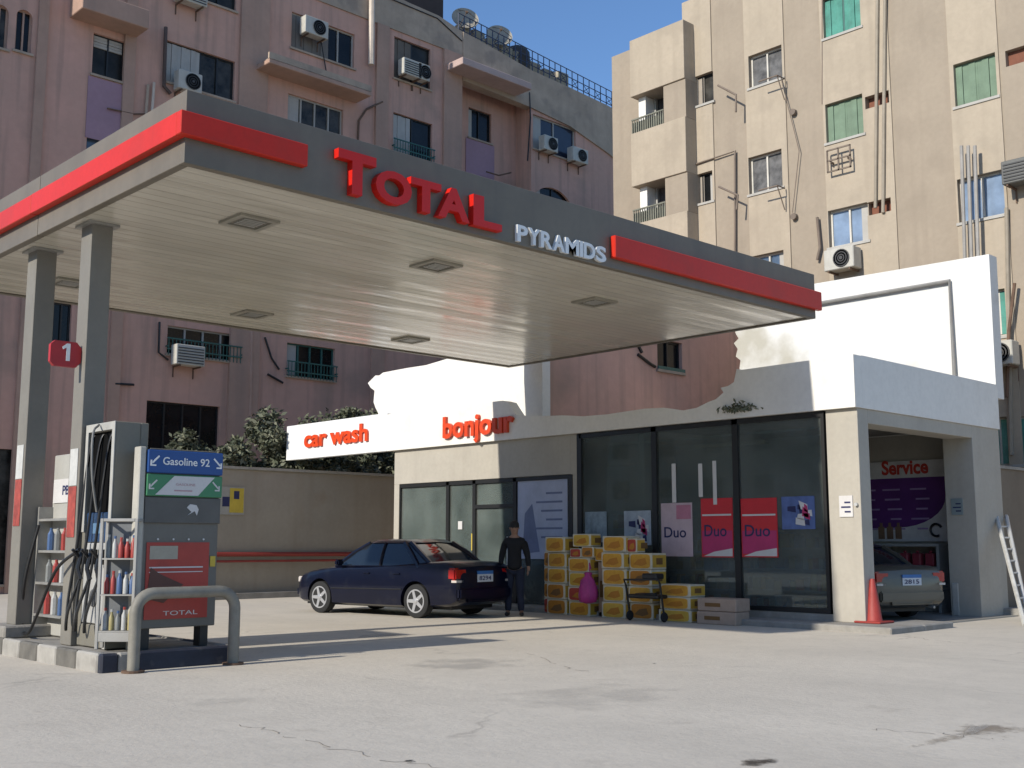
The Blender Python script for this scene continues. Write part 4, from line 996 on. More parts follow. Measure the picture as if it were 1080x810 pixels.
# pump number flag on the column
fl = empty('pump_number_sign', (5.6, 13.7, 3.6), 'red pump number sign reading 1 on the right column', 'sign')
fy = 13.42
a, e = onY(54, 358, fy), onY(82, 388, fy)
xr_ = 5.575
b = MB(); b.prism([(a.x, a.z - .05), (a.x + .05, a.z), (xr_ - .06, a.z), (xr_, a.z - .07), (xr_, e.z + .07), (xr_ - .06, e.z), (a.x + .05, e.z), (a.x, e.z + .05)], lambda u, z: (u, fy, z), lambda u, z: (u, fy + .06, z)); b.build('panel', mat('flag_red', (.45, .02, .025), .5), fl)
nx_ = (a.x + xr_) / 2; b = MB(); b.prism([(nx_, e.z + .07), (nx_ + .045, e.z + .07), (nx_ + .045, e.z + .28), (nx_ + .005, e.z + .28), (nx_ - .05, e.z + .235), (nx_ - .04, e.z + .205), (nx_, e.z + .23)], lambda u, z: (u, fy - .001, z), lambda u, z: (u, fy - .01, z)); b.build('numeral', letterwhite, fl)
b = MB(); b.box(xr_ - .1, xr_ + .0, fy + .061, fy + .09, e.z + .1, e.z + .14); b.build('bracket', steel, fl)

# ------------------------------------------------------------ pump island
isl = empty('pump_island', (6.4, 15, 0), 'raised pump island with worn black and white kerb', 'kerb')
IX0, IX1, IY0, IY1 = 5.36, 7.0, 11.98, 17.6
b = MB(); b.box(IX0 + .1, IX1 - .1, IY0 + .1, IY1, 0, .185); b.build('slab', pave, isl)
fr_ = [(5.36, 5.56, 0), (5.56, 5.78, 1), (5.78, 7.0, 0)]
for x0, x1, k in fr_:
    b = MB(); b.box(x0 + .003, x1 - .003, IY0, IY0 + .098, -.05, .2); b.build('kerb_block', kerbwhite if k else kerbdark, isl, bevel=.02)
y_ = IY0 + .1; k = 1
while y_ < IY1 - .2:
    b = MB(); b.box(IX0, IX0 + .098, y_ + .003, y_ + .55, -.05, .2); b.build('kerb_block', kerbwhite if k else mat('dull_grey_kerb', (.16, .15, .13), .85, .2, 5), isl, bevel=.02)
    b = MB(); b.box(IX1 - .098, IX1, y_ + .003, y_ + .55, -.05, .2); b.build('kerb_block', kerbwhite if k else kerbdark, isl, bevel=.02)
    y_ += .553; k = 1 - k
b = MB(); b.box(5.38, 6.1, 14.85, 15.6, .186, .34); b.build('column_footing', pave, isl, bevel=.02)

# guard hoop
gl, gr = onZ(141, 699, 0), onZ(247, 694, 0)
gh = empty('guard_rail', ((gl.x + gr.x) / 2, gl.y, 0), 'bent grey steel guard hoop in front of the pump island', 'guard rail')
ht = .83; yy = 11.82; x0, x1 = onY(141, 690, yy).x, onY(246, 690, yy).x; rc = .2
pts_ = [(x0, yy, -.05), (x0, yy, ht - rc)] + [(x0 + rc - rc * math.cos(t), yy, ht - rc + rc * math.sin(t)) for t in [math.pi / 2 * i / 6 for i in range(1, 7)]] + \
       [(x1 - rc + rc * math.sin(t), yy, ht - rc + rc * math.cos(t)) for t in [math.pi / 2 * i / 6 for i in range(0, 7)]] + [(x1, yy, -.05)]
b = MB(); b.tube(pts_, .065, 14); b.build('hoop', mat('hoop_paint', (.25, .235, .195), .6, .15, 4, spots=.3, spotcol=(.16, .12, .09), spotscale=6), gh, smooth=50)
b = MB()
for x in (x0, x1): b.cyl((x, yy, 0), (x, yy, .025), .12, 16)
b.build('base_plate', rust, gh)

# advertising cabinet (pump end) facing the camera
KY = 12.22
def kx(px, py=560): return onY(px, py, KY).x
def kz(px, py): return onY(px, py, KY).z
cab = empty('fuel_pump', (6.5, KY, .2), 'grey fuel pump with blue Gasoline 92 header and red poster on its end panel', 'fuel pump')
c0, c1 = kx(150), kx(230); zt = kz(190, 476); W = c1 - c0
D = .35
b = MB(); b.box(c0, c1, KY, KY + D, .42, zt); b.box(c0 + .05, c1 - .05, KY - .0, KY + .02, zt - .0, zt + .02); b.build('cabinet', pumpgrey, cab, bevel=.012)
b = MB(); b.box(c0 - .08, c0 - .003, KY - .03, KY + .12, .2, zt + .03); b.build('edge_post', mat('pale_post', (.48, .46, .4), .5, .1, 3), cab, bevel=.01)
for x in (c0 + .06, c1 - .16): b = MB(); b.box(x, x + .1, KY + .05, KY + .2, .19, .42); b.build('foot', black, cab)
zh0, zh1 = kz(190, 500), kz(190, 476)
b = MB(); b.box(c0 + .01, c1 + .01, KY - .05, KY - .002, zh0, zh1); hd = b.build('header', bluesign, cab, bevel=.01)
def arrow(mb, x, z, s, dirx, y0, y1):
    # a diagonal arrow pointing down and to one side
    for pts in ([(-.5, .5), (-.38, .62), (.36, -.12), (.24, -.24)], [(.5, -.5), (.5, .12), (.34, .12), (.34, -.34), (-.12, -.34), (-.12, -.5)]):
        mb.prism([(x + dirx * a_ * s, z + c_ * s) for a_, c_ in pts], lambda u, v: (u, y0, v), lambda u, v: (u, y1, v))
b = MB(); b.text('Gasoline 92', fnY(KY - .052, c0 + W * .2, zh0 + (zh1 - zh0) * .36), w=W * .62, h=(zh1 - zh0) * .34, ext=.004, bold=.01)
arrow(b, c0 + W * .1, (zh0 + zh1) / 2, .11, -1, KY - .056, KY - .052); arrow(b, c0 + W * .93, (zh0 + zh1) / 2, .11, 1, KY - .056, KY - .052); b.build('lettering', letterwhite, hd)
zg0, zg1 = kz(190, 524), zh0 - .012
b = MB(); b.box(c0 + .01, c1 + .01, KY - .045, KY - .002, zg0, zg1); gp_ = b.build('green_sign', greensign, cab, bevel=.008)
b = MB(); b.prism([(c0 + W * .12, zg0 + .015), (c0 + W * .68, zg0 + .015), (c0 + W * .9, zg1 - .015), (c0 + W * .36, zg1 - .015)], lambda u, v: (u, KY - .046, v), lambda u, v: (u, KY - .05, v)); b.build('white_field', posterw, gp_)
b = MB(); b.text('GASOLINE', fnY(KY - .0505, c0 + W * .38, (zg0 + zg1) / 2 + .0), w=W * .26, h=.028, ext=.002, bold=.0); b.fb('Y', KY, c0 + W * .36, c0 + W * .6, .0505, .052, zg0 + .06, zg0 + .075); b.build('lettering', mat('faded_pink_print', (.5, .3, .32), .6), gp_)
b = MB(); arrow(b, c0 + W * .09, (zg0 + zg1) / 2, .1, -1, KY - .05, KY - .046); arrow(b, c0 + W * .92, (zg0 + zg1) / 2, .1, 1, KY - .05, KY - .046); b.build('arrow', posterw, gp_)
zd0 = kz(190, 552)
b = MB(); b.box(c0 + .005, c1 + .005, KY - .03, KY - .002, zd0, zg0 - .01); b.build('dark_band', mat('band_grey', (.11, .105, .095), .5), cab, bevel=.006)
b = MB(); cxm = c0 + W * .62; czm = (zd0 + zg0) / 2
b.prism([(cxm - .06, czm - .06), (cxm - .01, czm - .02), (cxm - .07, czm + .03), (cxm - .03, czm + .07), (cxm + .05, czm + .06), (cxm + .08, czm + .01), (cxm + .06, czm - .06), (cxm + .03, czm - .01)], lambda u, v: (u, KY - .031, v), lambda u, v: (u, KY - .035, v)); b.build('emblem', posterw, cab)
zr_0, zr_1 = .62, kz(190, 572)
b = MB(); b.box(c0 + W * .06, c1 - W * .12, KY - .012, KY - .002, .52, zr_1); ps = b.build('poster', pumpred, cab)
b = MB(); b.box(c0 + W * .1, c0 + W * .46, KY - .016, KY - .013, zr_1 - .19, zr_1 - .04); b.build('pale_label', mat('pale_label', (.42, .38, .3), .6), ps)
b = MB(); b.box(c0 + W * .1, c1 - W * .2, KY - .016, KY - .013, zr_1 - .29, zr_1 - .275); b.box(c0 + W * .1, c1 - W * .2, KY - .016, KY - .013, zr_1 - .34, zr_1 - .33); b.text('TOTAL', fnY(KY - .013, c0 + W * .3, .56), w=W * .45, h=.05, ext=.002); b.build('print', posterw, ps)
b = MB(); b.prism([(c0 + W * .08, .75), (c0 + W * .3, .7), (c0 + W * .55, .9), (c0 + W * .25, 1.02), (c0 + W * .12, 1.1)], lambda u, v: (u, KY - .013, v), lambda u, v: (u, KY - .017, v)); b.build('picture', mat('dark_brown_picture', (.12, .05, .035), .6), ps)
for k_ in range(4):
    b = MB(); b.cyl((c0 + W * (.2 + .2 * k_), KY - .004, zr_1 + .035), (c0 + W * (.2 + .2 * k_), KY - .012, zr_1 + .035), .012, 8); b.build('screw', posterw, cab)
b = MB(); b.box(c1 - W * .10, c1 - W * .03, KY - .012, KY - .002, 1.1, 1.22); b.build('warning_label', yellowp, cab)
# pump head, behind: black hose recess on the lit side
px_, py_ = 5.64, 13.0
y1p = 13.29; y0p = onX(121, 480, px_).y; ztp = onX(104, 447, px_).z; x1p = onY(156, 480, y0p).x
zmid = onX(104, 540, px_).z; zl = onX(104, 572, px_).z
b = MB(); t = .07
b.box(px_ + .3, x1p, y0p, y1p, .2, ztp); b.box(px_, px_ + .3, y0p, y0p + t, .2, ztp); b.box(px_, px_ + .3, y1p - t, y1p, .2, ztp); b.box(px_, px_ + .3, y0p + t, y1p - t, ztp - .1, ztp); b.box(px_, px_ + .3, y0p + t, y1p - t, .2, .45)
pump_b = empty('fuel_pump', (px_ + .3, y0p + .3, .2), 'tall fuel pump with black hose recess and blue display beside the right column', 'fuel pump')
b.build('housing', mat('pump_beige', (.20, .187, .15), .55, .06, 2, streak=.15), pump_b, bevel=.01)
b = MB(); b.box(px_ - .012, px_ - .002, y0p, y0p + t, .2, ztp); b.box(px_ - .012, px_ - .002, y1p - t, y1p, 1.5, ztp); b.box(px_ - .012, px_ - .002, y0p + t, y1p - t, ztp - .09, ztp); b.build('trim', mat('pale_trim', (.45, .44, .4), .5), pump_b)
b = MB(); b.box(px_ + .05, px_ + .298, y0p + t + .002, y1p - t - .002, zmid, ztp - .102); b.build('hose_recess', mat('recess_black', (.004, .004, .004), .9, spec=.1, fine=0), pump_b)
b = MB(); b.box(px_ + .02, px_ + .29, y0p + t + .002, y1p - t - .002, zl, zmid - .004); dp = b.build('display', displayblue, pump_b, bevel=.01)
b = MB(); ym = (y0p + y1p) / 2
b.box(px_ + .01, px_ + .018, ym - .12, ym + .12, zl + .1, zl + .22); b.build('screen', mat('screen_blue', (.12, .22, .35), .3), dp)
b = MB(); b.box(px_ + .01, px_ + .29, y0p + t + .002, y1p - t - .002, .46, zl - .006); fp = b.build('front_panel', mat('worn_white_panel', (.46, .46, .44), .5, .12, 3, streak=.3), pump_b, bevel=.01)
b = MB(); b.lathe([(.10, 0), (.10, .01), (.05, .012)], Matrix.Translation((px_ + .006, ym, .75)) @ Matrix.Rotation(R(-90), 4, 'Y'), 16); b.build('dial', mat('dial_grey', (.12, .12, .12), .5), fp)
for k in range(3):
    yy_ = y0p + .14 + k * (y1p - y0p - .28) / 2
    b = MB(); b.box(px_ - .06, px_ + .005, yy_ - .04, yy_ + .04, zl - .25, zl - .08); b.tube([(px_ - .05, yy_, zl - .12), (px_ - .1, yy_ - .03, zl - .3), (px_ - .08, yy_ - .08, zl - .42)], .025, 6); b.tube([(px_ - .08, yy_, zl - .17), (px_ - .17, yy_ - .02, zl - .08)], .018, 6)
    b.build('nozzle', black, pump_b)
    b = MB(); b.hose([(px_ - .08, yy_ - .06, zl - .4), (px_ - .16, yy_ + .04, .6), (px_ - .14, yy_ + .12, .38), (px_ - .1, yy_ + .2, .7), (px_ - .04, yy_ + .16, 1.4), (px_ + .02, yy_ + .06, ztp - .25), (px_ + .1, yy_, ztp - .12)], .018, 6)
    b.build('hose', black, pump_b, smooth=60)
b = MB(); b.hose([(px_ - .03, ym, ztp - .02), (px_ - .16, ym - .15, ztp - .15), (px_ - .17, ym - .2, ztp - .6), (px_ - .05, ym - .1, zmid)], .014, 6); b.build('hose', mat('grey_hose', (.2, .2, .19), .6), pump_b, smooth=60)

# far pump with white paper and shelves, seen between the columns
QX = 5.78
qa, qb_ = onX(39, 560, QX).y, onX(70, 560, QX).y; zq = onX(50, 479, QX).z
pc = empty('fuel_pump', (QX + .3, (qa + qb_) / 2, .2), 'pale fuel pump between the two columns with a paper sheet on it', 'fuel pump')
b = MB(); b.box(QX + .18, QX + .6, qb_ - .2, qa, .2, zq); b.build('housing', pumplight, pc, bevel=.012)
zz0, zz1 = onX(50, 530, QX).z, onX(50, 505, QX).z
b = MB(); b.box(QX + .165, QX + .177, qb_, qa - .05, zz0, zz1); pp = b.build('paper_sheet', posterw, pc)
b = MB(); b.text('PB', fnX(QX + .164, (qa + qb_) / 2 + .12, zz0 + .1), w=.2, h=.12, ext=.003, bold=.02); b.build('print', navyink, pp)
b = MB(); b.box(QX + .0, QX + .179, qb_ - .15, qb_ - .11, .3, zz0 - .05); b.box(QX, QX + .179, qa - .04, qa, .3, zz0 - .05)
for k in range(4): b.box(QX, QX + .179, qb_ - .11, qa - .04, .45 + k * .4, .48 + k * .4)
b.build('shelf_rack', steel, pc)
for k in range(3):
    for j in range(4):
        y_ = qb_ - .02 + j * (qa - qb_ - .06) / 4; b = MB(); b.lathe([(.045, 0), (.045, .2), (.02, .25), (.02, .28)], Matrix.Translation((QX + .08, y_ + .03, .482 + k * .4)), 8)
        b.build('bottle', [colorE, colorB, colorC, colorA][(j + k) % 4], pc)
b = MB(); b.hose([(QX - .02, qa - .1, 1.6), (QX - .12, qa, .9), (QX - .1, qa + .05, .35), (QX - .2, qa - .4, .25), (QX - .25, qa - .8, .5), (QX - .3, 13.6, 1.05), (px_ - .1, 13.1, 1.3)], .02, 7); b.build('hose', black, pc, smooth=60)

# white wire rack of oil bottles beside the near pump
rk = local_empty('bottle_rack', (5.60, 12.22, .2), 'white framed rack of coloured oil bottles standing on the island by the pump', 'rack', rz=R(46))
ra, rb, rz1 = .21, -.21, onX(120, 547, 5.6).z - .2
b = MB(); t = .035
for y_ in (rb, ra - t):
    for x_ in (0, .17): b.box(x_, x_ + t, y_, y_ + t, .02, rz1)
for x_ in (0, .17):
    b.box(x_, x_ + t, rb + t, ra - t, rz1 - t, rz1); b.box(x_, x_ + t, rb + t, ra - t, .10, .20)
b.box(t, .17, rb, rb + t, rz1 - t, rz1); b.box(t, .17, ra - t, ra, rz1 - t, rz1)
rk_f = b.build('frame', mat('rack_white', (.40, .39, .36), .5, .1, 4, streak=.2), rk, bevel=.005)
b = MB(); b.box(.205, .215, rb, ra, .1, rz1); b.build('back_panel', mat('rack_back', (.16, .17, .18), .6), rk)
hgt = rz1 - .26
lv = [.22 + hgt * i / 3 for i in range(3)]
for k in range(3): b = MB(); b.box(.005, .20, rb + t, ra - t, lv[k] - .018, lv[k] - .002); b.build('shelf', steel, rk)
pal = [[colorC, colorD, colorE, colorC, colorD], [colorA, colorA, colorB, colorC, colorB], [colorE, colorC, colorA, colorA, colorA]]
for k in range(3):
    for j in range(5):
        wj = (ra - rb - 2 * t) / 5; y_ = ra - t - wj * (j + .5)
        hv = (0, -.03, .015, -.015, .01)[(j * 3 + k) % 5]; b = MB(); b.lathe([(wj * (.42 + hv), 0), (wj * .42, .15 + hv), (wj * .2, .19 + hv), (wj * .2, .21 + hv)], Matrix.Translation((.10, y_, lv[k] + .001)), 10); bo = b.build('bottle', pal[k][j], rk, smooth=40)
        b = MB(); b.lathe([(wj * .23, .0), (wj * .23, .03)], Matrix.Translation((.10, y_, lv[k] + .212 + hv)), 8); b.build('cap', [colorA, colorB, colorC][(j * 2 + k) % 3], bo)

# ------------------------------------------------------------ cars
def evalmesh(o):
    dg = bpy.context.evaluated_depsgraph_get(); return bpy.data.meshes.new_from_object(o.evaluated_get(dg))
def car(loc, rz, label, paint, plate_txt, L=4.5):
    o = local_empty('car', loc, label, 'car', rz=rz)
    S = [(-2.20, .66, .42, .80), (-2.16, .76, .30, .93), (-2.05, .81, .24, 1.00), (-1.85, .835, .22, 1.025), (-1.55, .85, .2, 1.025), (-1.2, .858, .19, 1.0), (-.6, .862, .18, .965), (0, .865, .18, .94),
         (.6, .862, .18, .925), (.95, .858, .18, .915), (1.3, .85, .19, .88), (1.65, .835, .2, .83), (1.95, .79, .21, .76), (2.12, .71, .24, .69), (2.22, .58, .30, .60)]
    b = MB(); ring = 16
    for (x, w_, zb, zt) in S:
        hh = zt - zb
        half = [(0, zb), (w_ * .88, zb), (w_ * .975, zb + .04), (w_ * 1.0, zb + .16 * hh + .03), (w_ * 1.008, zb + .50 * hh), (w_ * .995, zb + .76 * hh), (w_ * .965, zt - .04), (w_ * .90, zt - .006), (0, zt + .025)]
        pts = [(x, y, z) for y, z in half] + [(x, -y, z) for y, z in half[-2:0:-1]]
        b.v += [Vector(p) for p in pts]
    n_ = 16
    for i in range(len(S) - 1):
        for j in range(n_): b.f.append([i * n_ + j, i * n_ + (j + 1) % n_, (i + 1) * n_ + (j + 1) % n_, (i + 1) * n_ + j]); b.mi.append(0)
    b.f.append(list(range(n_))[::-1]); b.mi.append(0); b.f.append([(len(S) - 1) * n_ + j for j in range(n_)]); b.mi.append(0)
    body = b.build('body', paint, o)
    xa, xb_ = 1.36, -1.24; rw = .31
    cm = MB()
    for x in (xa, xb_):
        for s_ in (-1, 1): cm.cyl((x, s_ * .60, rw), (x, s_ * 1.1, rw), .365, 28)
    cut = cm.build('cutter', paint, o)
    md = body.modifiers.new('cut', 'BOOLEAN'); md.object = cut; md.operation = 'DIFFERENCE'; md.solver = 'EXACT'
    bpy.context.view_layer.update(); me = evalmesh(body); body.modifiers.clear(); body.data = me; bpy.data.objects.remove(cut)
    me.shade_smooth(); me.set_sharp_from_angle(angle=R(32))
    # cabin
    G = [(.925, [(-1.66, .0), (-1.60, .70), (-1.3, .80), (.3, .80), (.98, .76), (1.12, .0)]),
         (1.18, [(-1.28, .0), (-1.20, .66), (-1.0, .705), (.25, .71), (.58, .66), (.70, .0)]),
         (1.37, [(-.94, .0), (-.88, .58), (-.75, .615), (.05, .625), (.20, .585), (.28, .0)]),
         (1.415, [(-.80, .0), (-.76, .48), (-.66, .52), (-.02, .53), (.08, .49), (.13, .0)])]
    b = MB(); n2 = 10
    for z_, pts in G:
        full = pts + [(x, -y) for x, y in pts[-2:0:-1]]; b.v += [Vector((x, y, z_ + (.02 if abs(y) < .01 else 0) * (z_ > 1.3))) for x, y in full]
    for i in range(len(G) - 1):
        for j in range(n2): b.f.append([i * n2 + j, i * n2 + (j + 1) % n2, (i + 1) * n2 + (j + 1) % n2, (i + 1) * n2 + j]); b.mi.append(0)
    b.f.append([(len(G) - 1) * n2 + j for j in range(n2)]); b.mi.append(0)
    cg = b.build('cabin_glass', carglass, o, smooth=30)
    b = MB()      # roof skin and pillars, a little proud of the glass
    rp = []
    for z_, k in ((1.368, 2), (1.43, 3)):
        pts = G[k][1]; full = pts + [(x, -y) for x, y in pts[-2:0:-1]]; rp.append([Vector((x * 1.03 - .0, y * 1.03, z_ + (.02 if abs(y) < .01 else 0))) for x, y in full])
    k0 = len(b.v); b.v += rp[0] + rp[1]
    for j in range(n2): b.f.append([k0 + j, k0 + (j + 1) % n2, k0 + n2 + (j + 1) % n2, k0 + n2 + j]); b.mi.append(0)
    b.f.append([k0 + n2 + j for j in range(n2)]); b.mi.append(0); b.f.append([k0 + j for j in range(n2)][::-1]); b.mi.append(0)
    def pil(i0, wd, s_):
        P = [Vector((G[k][1][i0][0], s_ * G[k][1][i0][1] * 1.005, G[k][0])) for k in (0, 1, 2)]
        b.tube([P[0] - Vector((0, 0, .02)), P[1], P[2]], wd, 6)
    for s_ in (-1, 1):
        pil(4, .035, s_); pil(1, .05, s_); pil(2, .045, s_)
        for x0, x1 in ((-.28, -.20),):
            b.tube([(x0, s_ * .81, .93), (x0 + .02, s_ * .715, 1.18), (x0 + .02, s_ * .63, 1.37)], .028, 6)
        b.tube([(-1.3, s_ * .81, .935), (.3, s_ * .81, .93), (.98, s_ * .77, .925)], .014, 5)
    b.build('roof', paint, o, smooth=40)
    for s_ in (-1, 1):
        b = MB(); b.box(.68, .80, s_ * .82, s_ * 1.0, .93, 1.05); b.build('mirror', paint, o, bevel=.03, seg=2)
        b = MB(); b.tube([(1.0, s_ * .868, .5), (-.9, s_ * .872, .52)], .012, 5); b.build('side_strip', black, o)
        for x in (-.05, -.85):
            b = MB(); b.tube([(x, s_ * .87, .80), (x + .16, s_ * .87, .80)], .014, 5); b.build('door_handle', paint, o)
        # lamps
        b = MB(); b.box(-2.19, -2.0, s_ * .50, s_ * .825, .70, .92, 0); tl = b.build('tail_light', tail, o, bevel=.03, seg=2)
        b = MB(); b.box(-2.20, -2.02, s_ * .60, s_ * .80, .66, .70); b.build('reversing_light', tailw, tl)
        b = MB(); b.box(2.0, 2.17, s_ * .42, s_ * .70, .58, .70); b.build('headlight', tailw, o, bevel=.02)
    b = MB(); b.box(-2.215, -2.19, -.22, .22, .66, .80); b.box(-2.218, -2.16, -.22, .22, .80, .86, 1); pl_ = b.build('number_plate', [whiteplate, blueplate], o)
    b = MB(); b.text(plate_txt, lambda x, d, y: (-2.219 - d, .18 - x, .69 + y), w=.34, h=.08, ext=.002, bold=.01); b.build('plate_number', navyink, pl_)
    b = MB(); b.box(-2.24, -2.10, -.74, .74, .36, .56); b.box(-2.235, -2.11, -.5, .5, .3, .36); b.build('rear_bumper', paint, o, bevel=.04, seg=2)
    b = MB(); b.box(2.05, 2.26, -.66, .66, .3, .5); b.build('front_bumper', paint, o, bevel=.04, seg=2)
    b = MB(); b.box(-1.9, 2.0, -.58, .58, .16, .3); b.build('underbody', black, o)
    b = MB(); b.tube([(-2.0, -.45, .26), (-2.26, -.45, .25)], .025, 8); b.build('exhaust', steel, o)
    for x in (xa, xb_):
        for s_ in (-1, 1):
            Mx = Matrix.Translation((x, s_ * .745, rw)) @ Matrix.Rotation(R(-90 * s_), 4, 'X')
            b = MB(); b.lathe([(.20, -.09), (.27, -.1), (.305, -.085), (.31, 0), (.305, .085), (.27, .1), (.205, .095)], Mx, 28); wh = b.build('wheel', rubber, o, smooth=40)
            b = MB(); b.lathe([(.205, .06), (.215, .1), (.19, .1), (.185, .05), (.05, .05)], Mx, 28)
            for k in range(5):
                a_ = 2 * math.pi * k / 5; M2 = Mx @ Matrix.Rotation(a_, 4, 'Z')
                v_ = [M2 @ Vector(p) for p in ((.03, -.035, .06), (.19, -.028, .07), (.19, .028, .07), (.03, .035, .06), (.03, -.035, .1), (.19, -.028, .1), (.19, .028, .1), (.03, .035, .1))]
                b.add(v_, [(0, 3, 2, 1), (4, 5, 6, 7), (0, 1, 5, 4), (1, 2, 6, 5), (2, 3, 7, 6), (3, 0, 4, 7)])
            b.lathe([(.05, .09), (.045, .11), (.01, .115)], Mx, 12); b.build('rim', rimm, wh)
    return o
# positions found by matching wheels and corners in the photograph
car((14.02, 17.98, 0), R(98), 'dark navy blue sedan parked beside the shop door', navy, '8294')
car((19.75, 11.9, .02), R(70), 'dusty champagne sedan with its tail out of the service bay', carbeige, '2815').scale = (1, .96, .93)

# ------------------------------------------------------------ person
def skinned(name, verts, edges, radii, m, par, sub=2, root=0, sm=True):
    me = bpy.data.meshes.new(name); me.from_pydata(verts, edges, []); o = bpy.data.objects.new(name, me); C.objects.link(o)
    md = o.modifiers.new('skin', 'SKIN'); md.use_smooth_shade = True
    for i, s_ in enumerate(me.skin_vertices[0].data):
        r_ = radii[i]; s_.radius = (r_, r_) if not isinstance(r_, tuple) else r_; s_.use_root = (i == root)
    md2 = o.modifiers.new('sub', 'SUBSURF'); md2.levels = sub; md2.render_levels = sub
    bpy.context.view_layer.update(); nm = evalmesh(o); o.modifiers.clear(); o.data = nm; nm.materials.clear(); nm.materials.append(m); nm.shade_smooth()
    o.parent = par; return o
def person(loc, rz):
    o = local_empty('person', loc, 'standing man in black sweater and dark jeans beside the yellow cartons', 'person', rz=rz)
    # x forward, y left
    V = [(0, 0, .98), (0, 0, 1.15), (0, 0, 1.32), (0, 0, 1.44), (.01, 0, 1.52), (.03, 0, 1.585), (.035, 0, 1.66), (.03, 0, 1.715)]
    Rr = [(.085, .07), (.09, .07), (.12, .088), (.10, .075), .055, .075, .088, .06]
    E_ = [(i, i + 1) for i in range(7)]
    for s_ in (-1, 1):
        k = len(V)
        V += [(0, s_ * .09, .86), (.01 + .04 * s_, s_ * .11, .50), (-.01 + .05 * s_, s_ * .13, .09), (.12 + .05 * s_, s_ * .15, .04)]; Rr += [.085, .06, .042, .035]
        E_ += [(0, k), (k, k + 1), (k + 1, k + 2), (k + 2, k + 3)]
        k = len(V)
        V += [(0, s_ * .17, 1.40), (-.02, s_ * .24, 1.14), (.03, s_ * .27, .90), (.05, s_ * .27, .84)]; Rr += [.06, .045, .032, .028]
        E_ += [(3, k), (k, k + 1), (k + 1, k + 2), (k + 2, k + 3)]
    body = skinned('body', V, E_, Rr, skin, o)
    for s_ in (-1, 1):            # fingers of the hanging hands
        hb = Vector((.05, s_ * .27, .83))
        for j in range(4):
            st = hb + Vector((.027 - .018 * j, 0, .0)); l = (.065, .075, .07, .055)[j]
            skinned('finger', [tuple(st), tuple(st + Vector((.004, -s_ * .006, -l * .55))), tuple(st + Vector((.01, -s_ * .02, -l)))], [(0, 1), (1, 2)], [.0095, .0085, .007], skin, body, 1)
        skinned('thumb', [(.07, s_ * .262, .85), (.09, s_ * .25, .815), (.092, s_ * .245, .785)], [(0, 1), (1, 2)], [.012, .010, .008], skin, body, 1)
    # clothing, a little larger than the body
    V2 = [(0, 0, .84), (0, 0, .98), (0, 0, 1.14), (0, 0, 1.3), (0, 0, 1.43), (.01, 0, 1.50)]; R2 = [(.19, .15), (.19, .15), (.18, .14), (.195, .145), (.155, .115), .075]; E2 = [(0, 1), (1, 2), (2, 3), (3, 4), (4, 5)]
    for s_ in (-1, 1):
        k = len(V2); V2 += [(0, s_ * .175, 1.39), (-.02, s_ * .245, 1.14), (.03, s_ * .27, .915)]; R2 += [.078, .064, .046]; E2 += [(4, k), (k, k + 1), (k + 1, k + 2)]
    skinned('sweater', V2, E2, R2, sweater, o)
    V3 = [(0, 0, .98)]; R3 = [(.185, .14)]; E3 = []
    for s_ in (-1, 1):
        k = len(V3); V3 += [(0, s_ * .095, .86), (.01 + .04 * s_, s_ * .11, .50), (-.01 + .05 * s_, s_ * .13, .07)]; R3 += [.115, .082, .066]; E3 += [(0, k), (k, k + 1), (k + 1, k + 2)]
    skinned('trousers', V3, E3, R3, jeans, o)
    for s_ in (-1, 1):
        skinned('shoe', [(-.05 + .05 * s_, s_ * .13, .045), (.05 + .05 * s_, s_ * .14, .045), (.15 + .05 * s_, s_ * .155, .035)], [(0, 1), (1, 2)], [.048, .046, .036], shoem, o)
    b = MB(); n_ = 14
    Mx = Matrix.Translation((.01, 0, 1.69)) @ Matrix.Diagonal((1.0, .86, 1.0, 1))
    b.lathe([(.098, -.035), (.105, .0), (.098, .045), (.07, .085), (.03, .10)], Mx, 18); b.build('hair', hairm, o, smooth=60)
    for s_ in (-1, 1):
        b = MB(); b.lathe([(.006, 0), (.012, .004), (.004, .008)], Matrix.Translation((.105, s_ * .032, 1.655)) @ Matrix.Rotation(R(90), 4, 'Y'), 8); b.build('eye', black, body)
        b = MB(); b.lathe([(.02, 0), (.024, .01), (.01, .014)], Matrix.Translation((.03, s_ * .082, 1.645)) @ Matrix.Rotation(R(-90 * s_), 4, 'X'), 10); b.build('ear', skin, body)
    b = MB(); b.add([(.108, -.012, 1.625), (.108, .012, 1.625), (.132, 0, 1.622), (.112, 0, 1.665)], [(0, 1, 2), (0, 2, 3), (1, 3, 2), (0, 3, 1)]); b.build('nose', skin, body, smooth=60)
    b = MB(); b.box(.100, .108, -.022, .022, 1.592, 1.600); b.build('mouth', mat('lips', (.22, .09, .07), .6), body)
    return o
person((15.13, 15.85, 0), R(222))

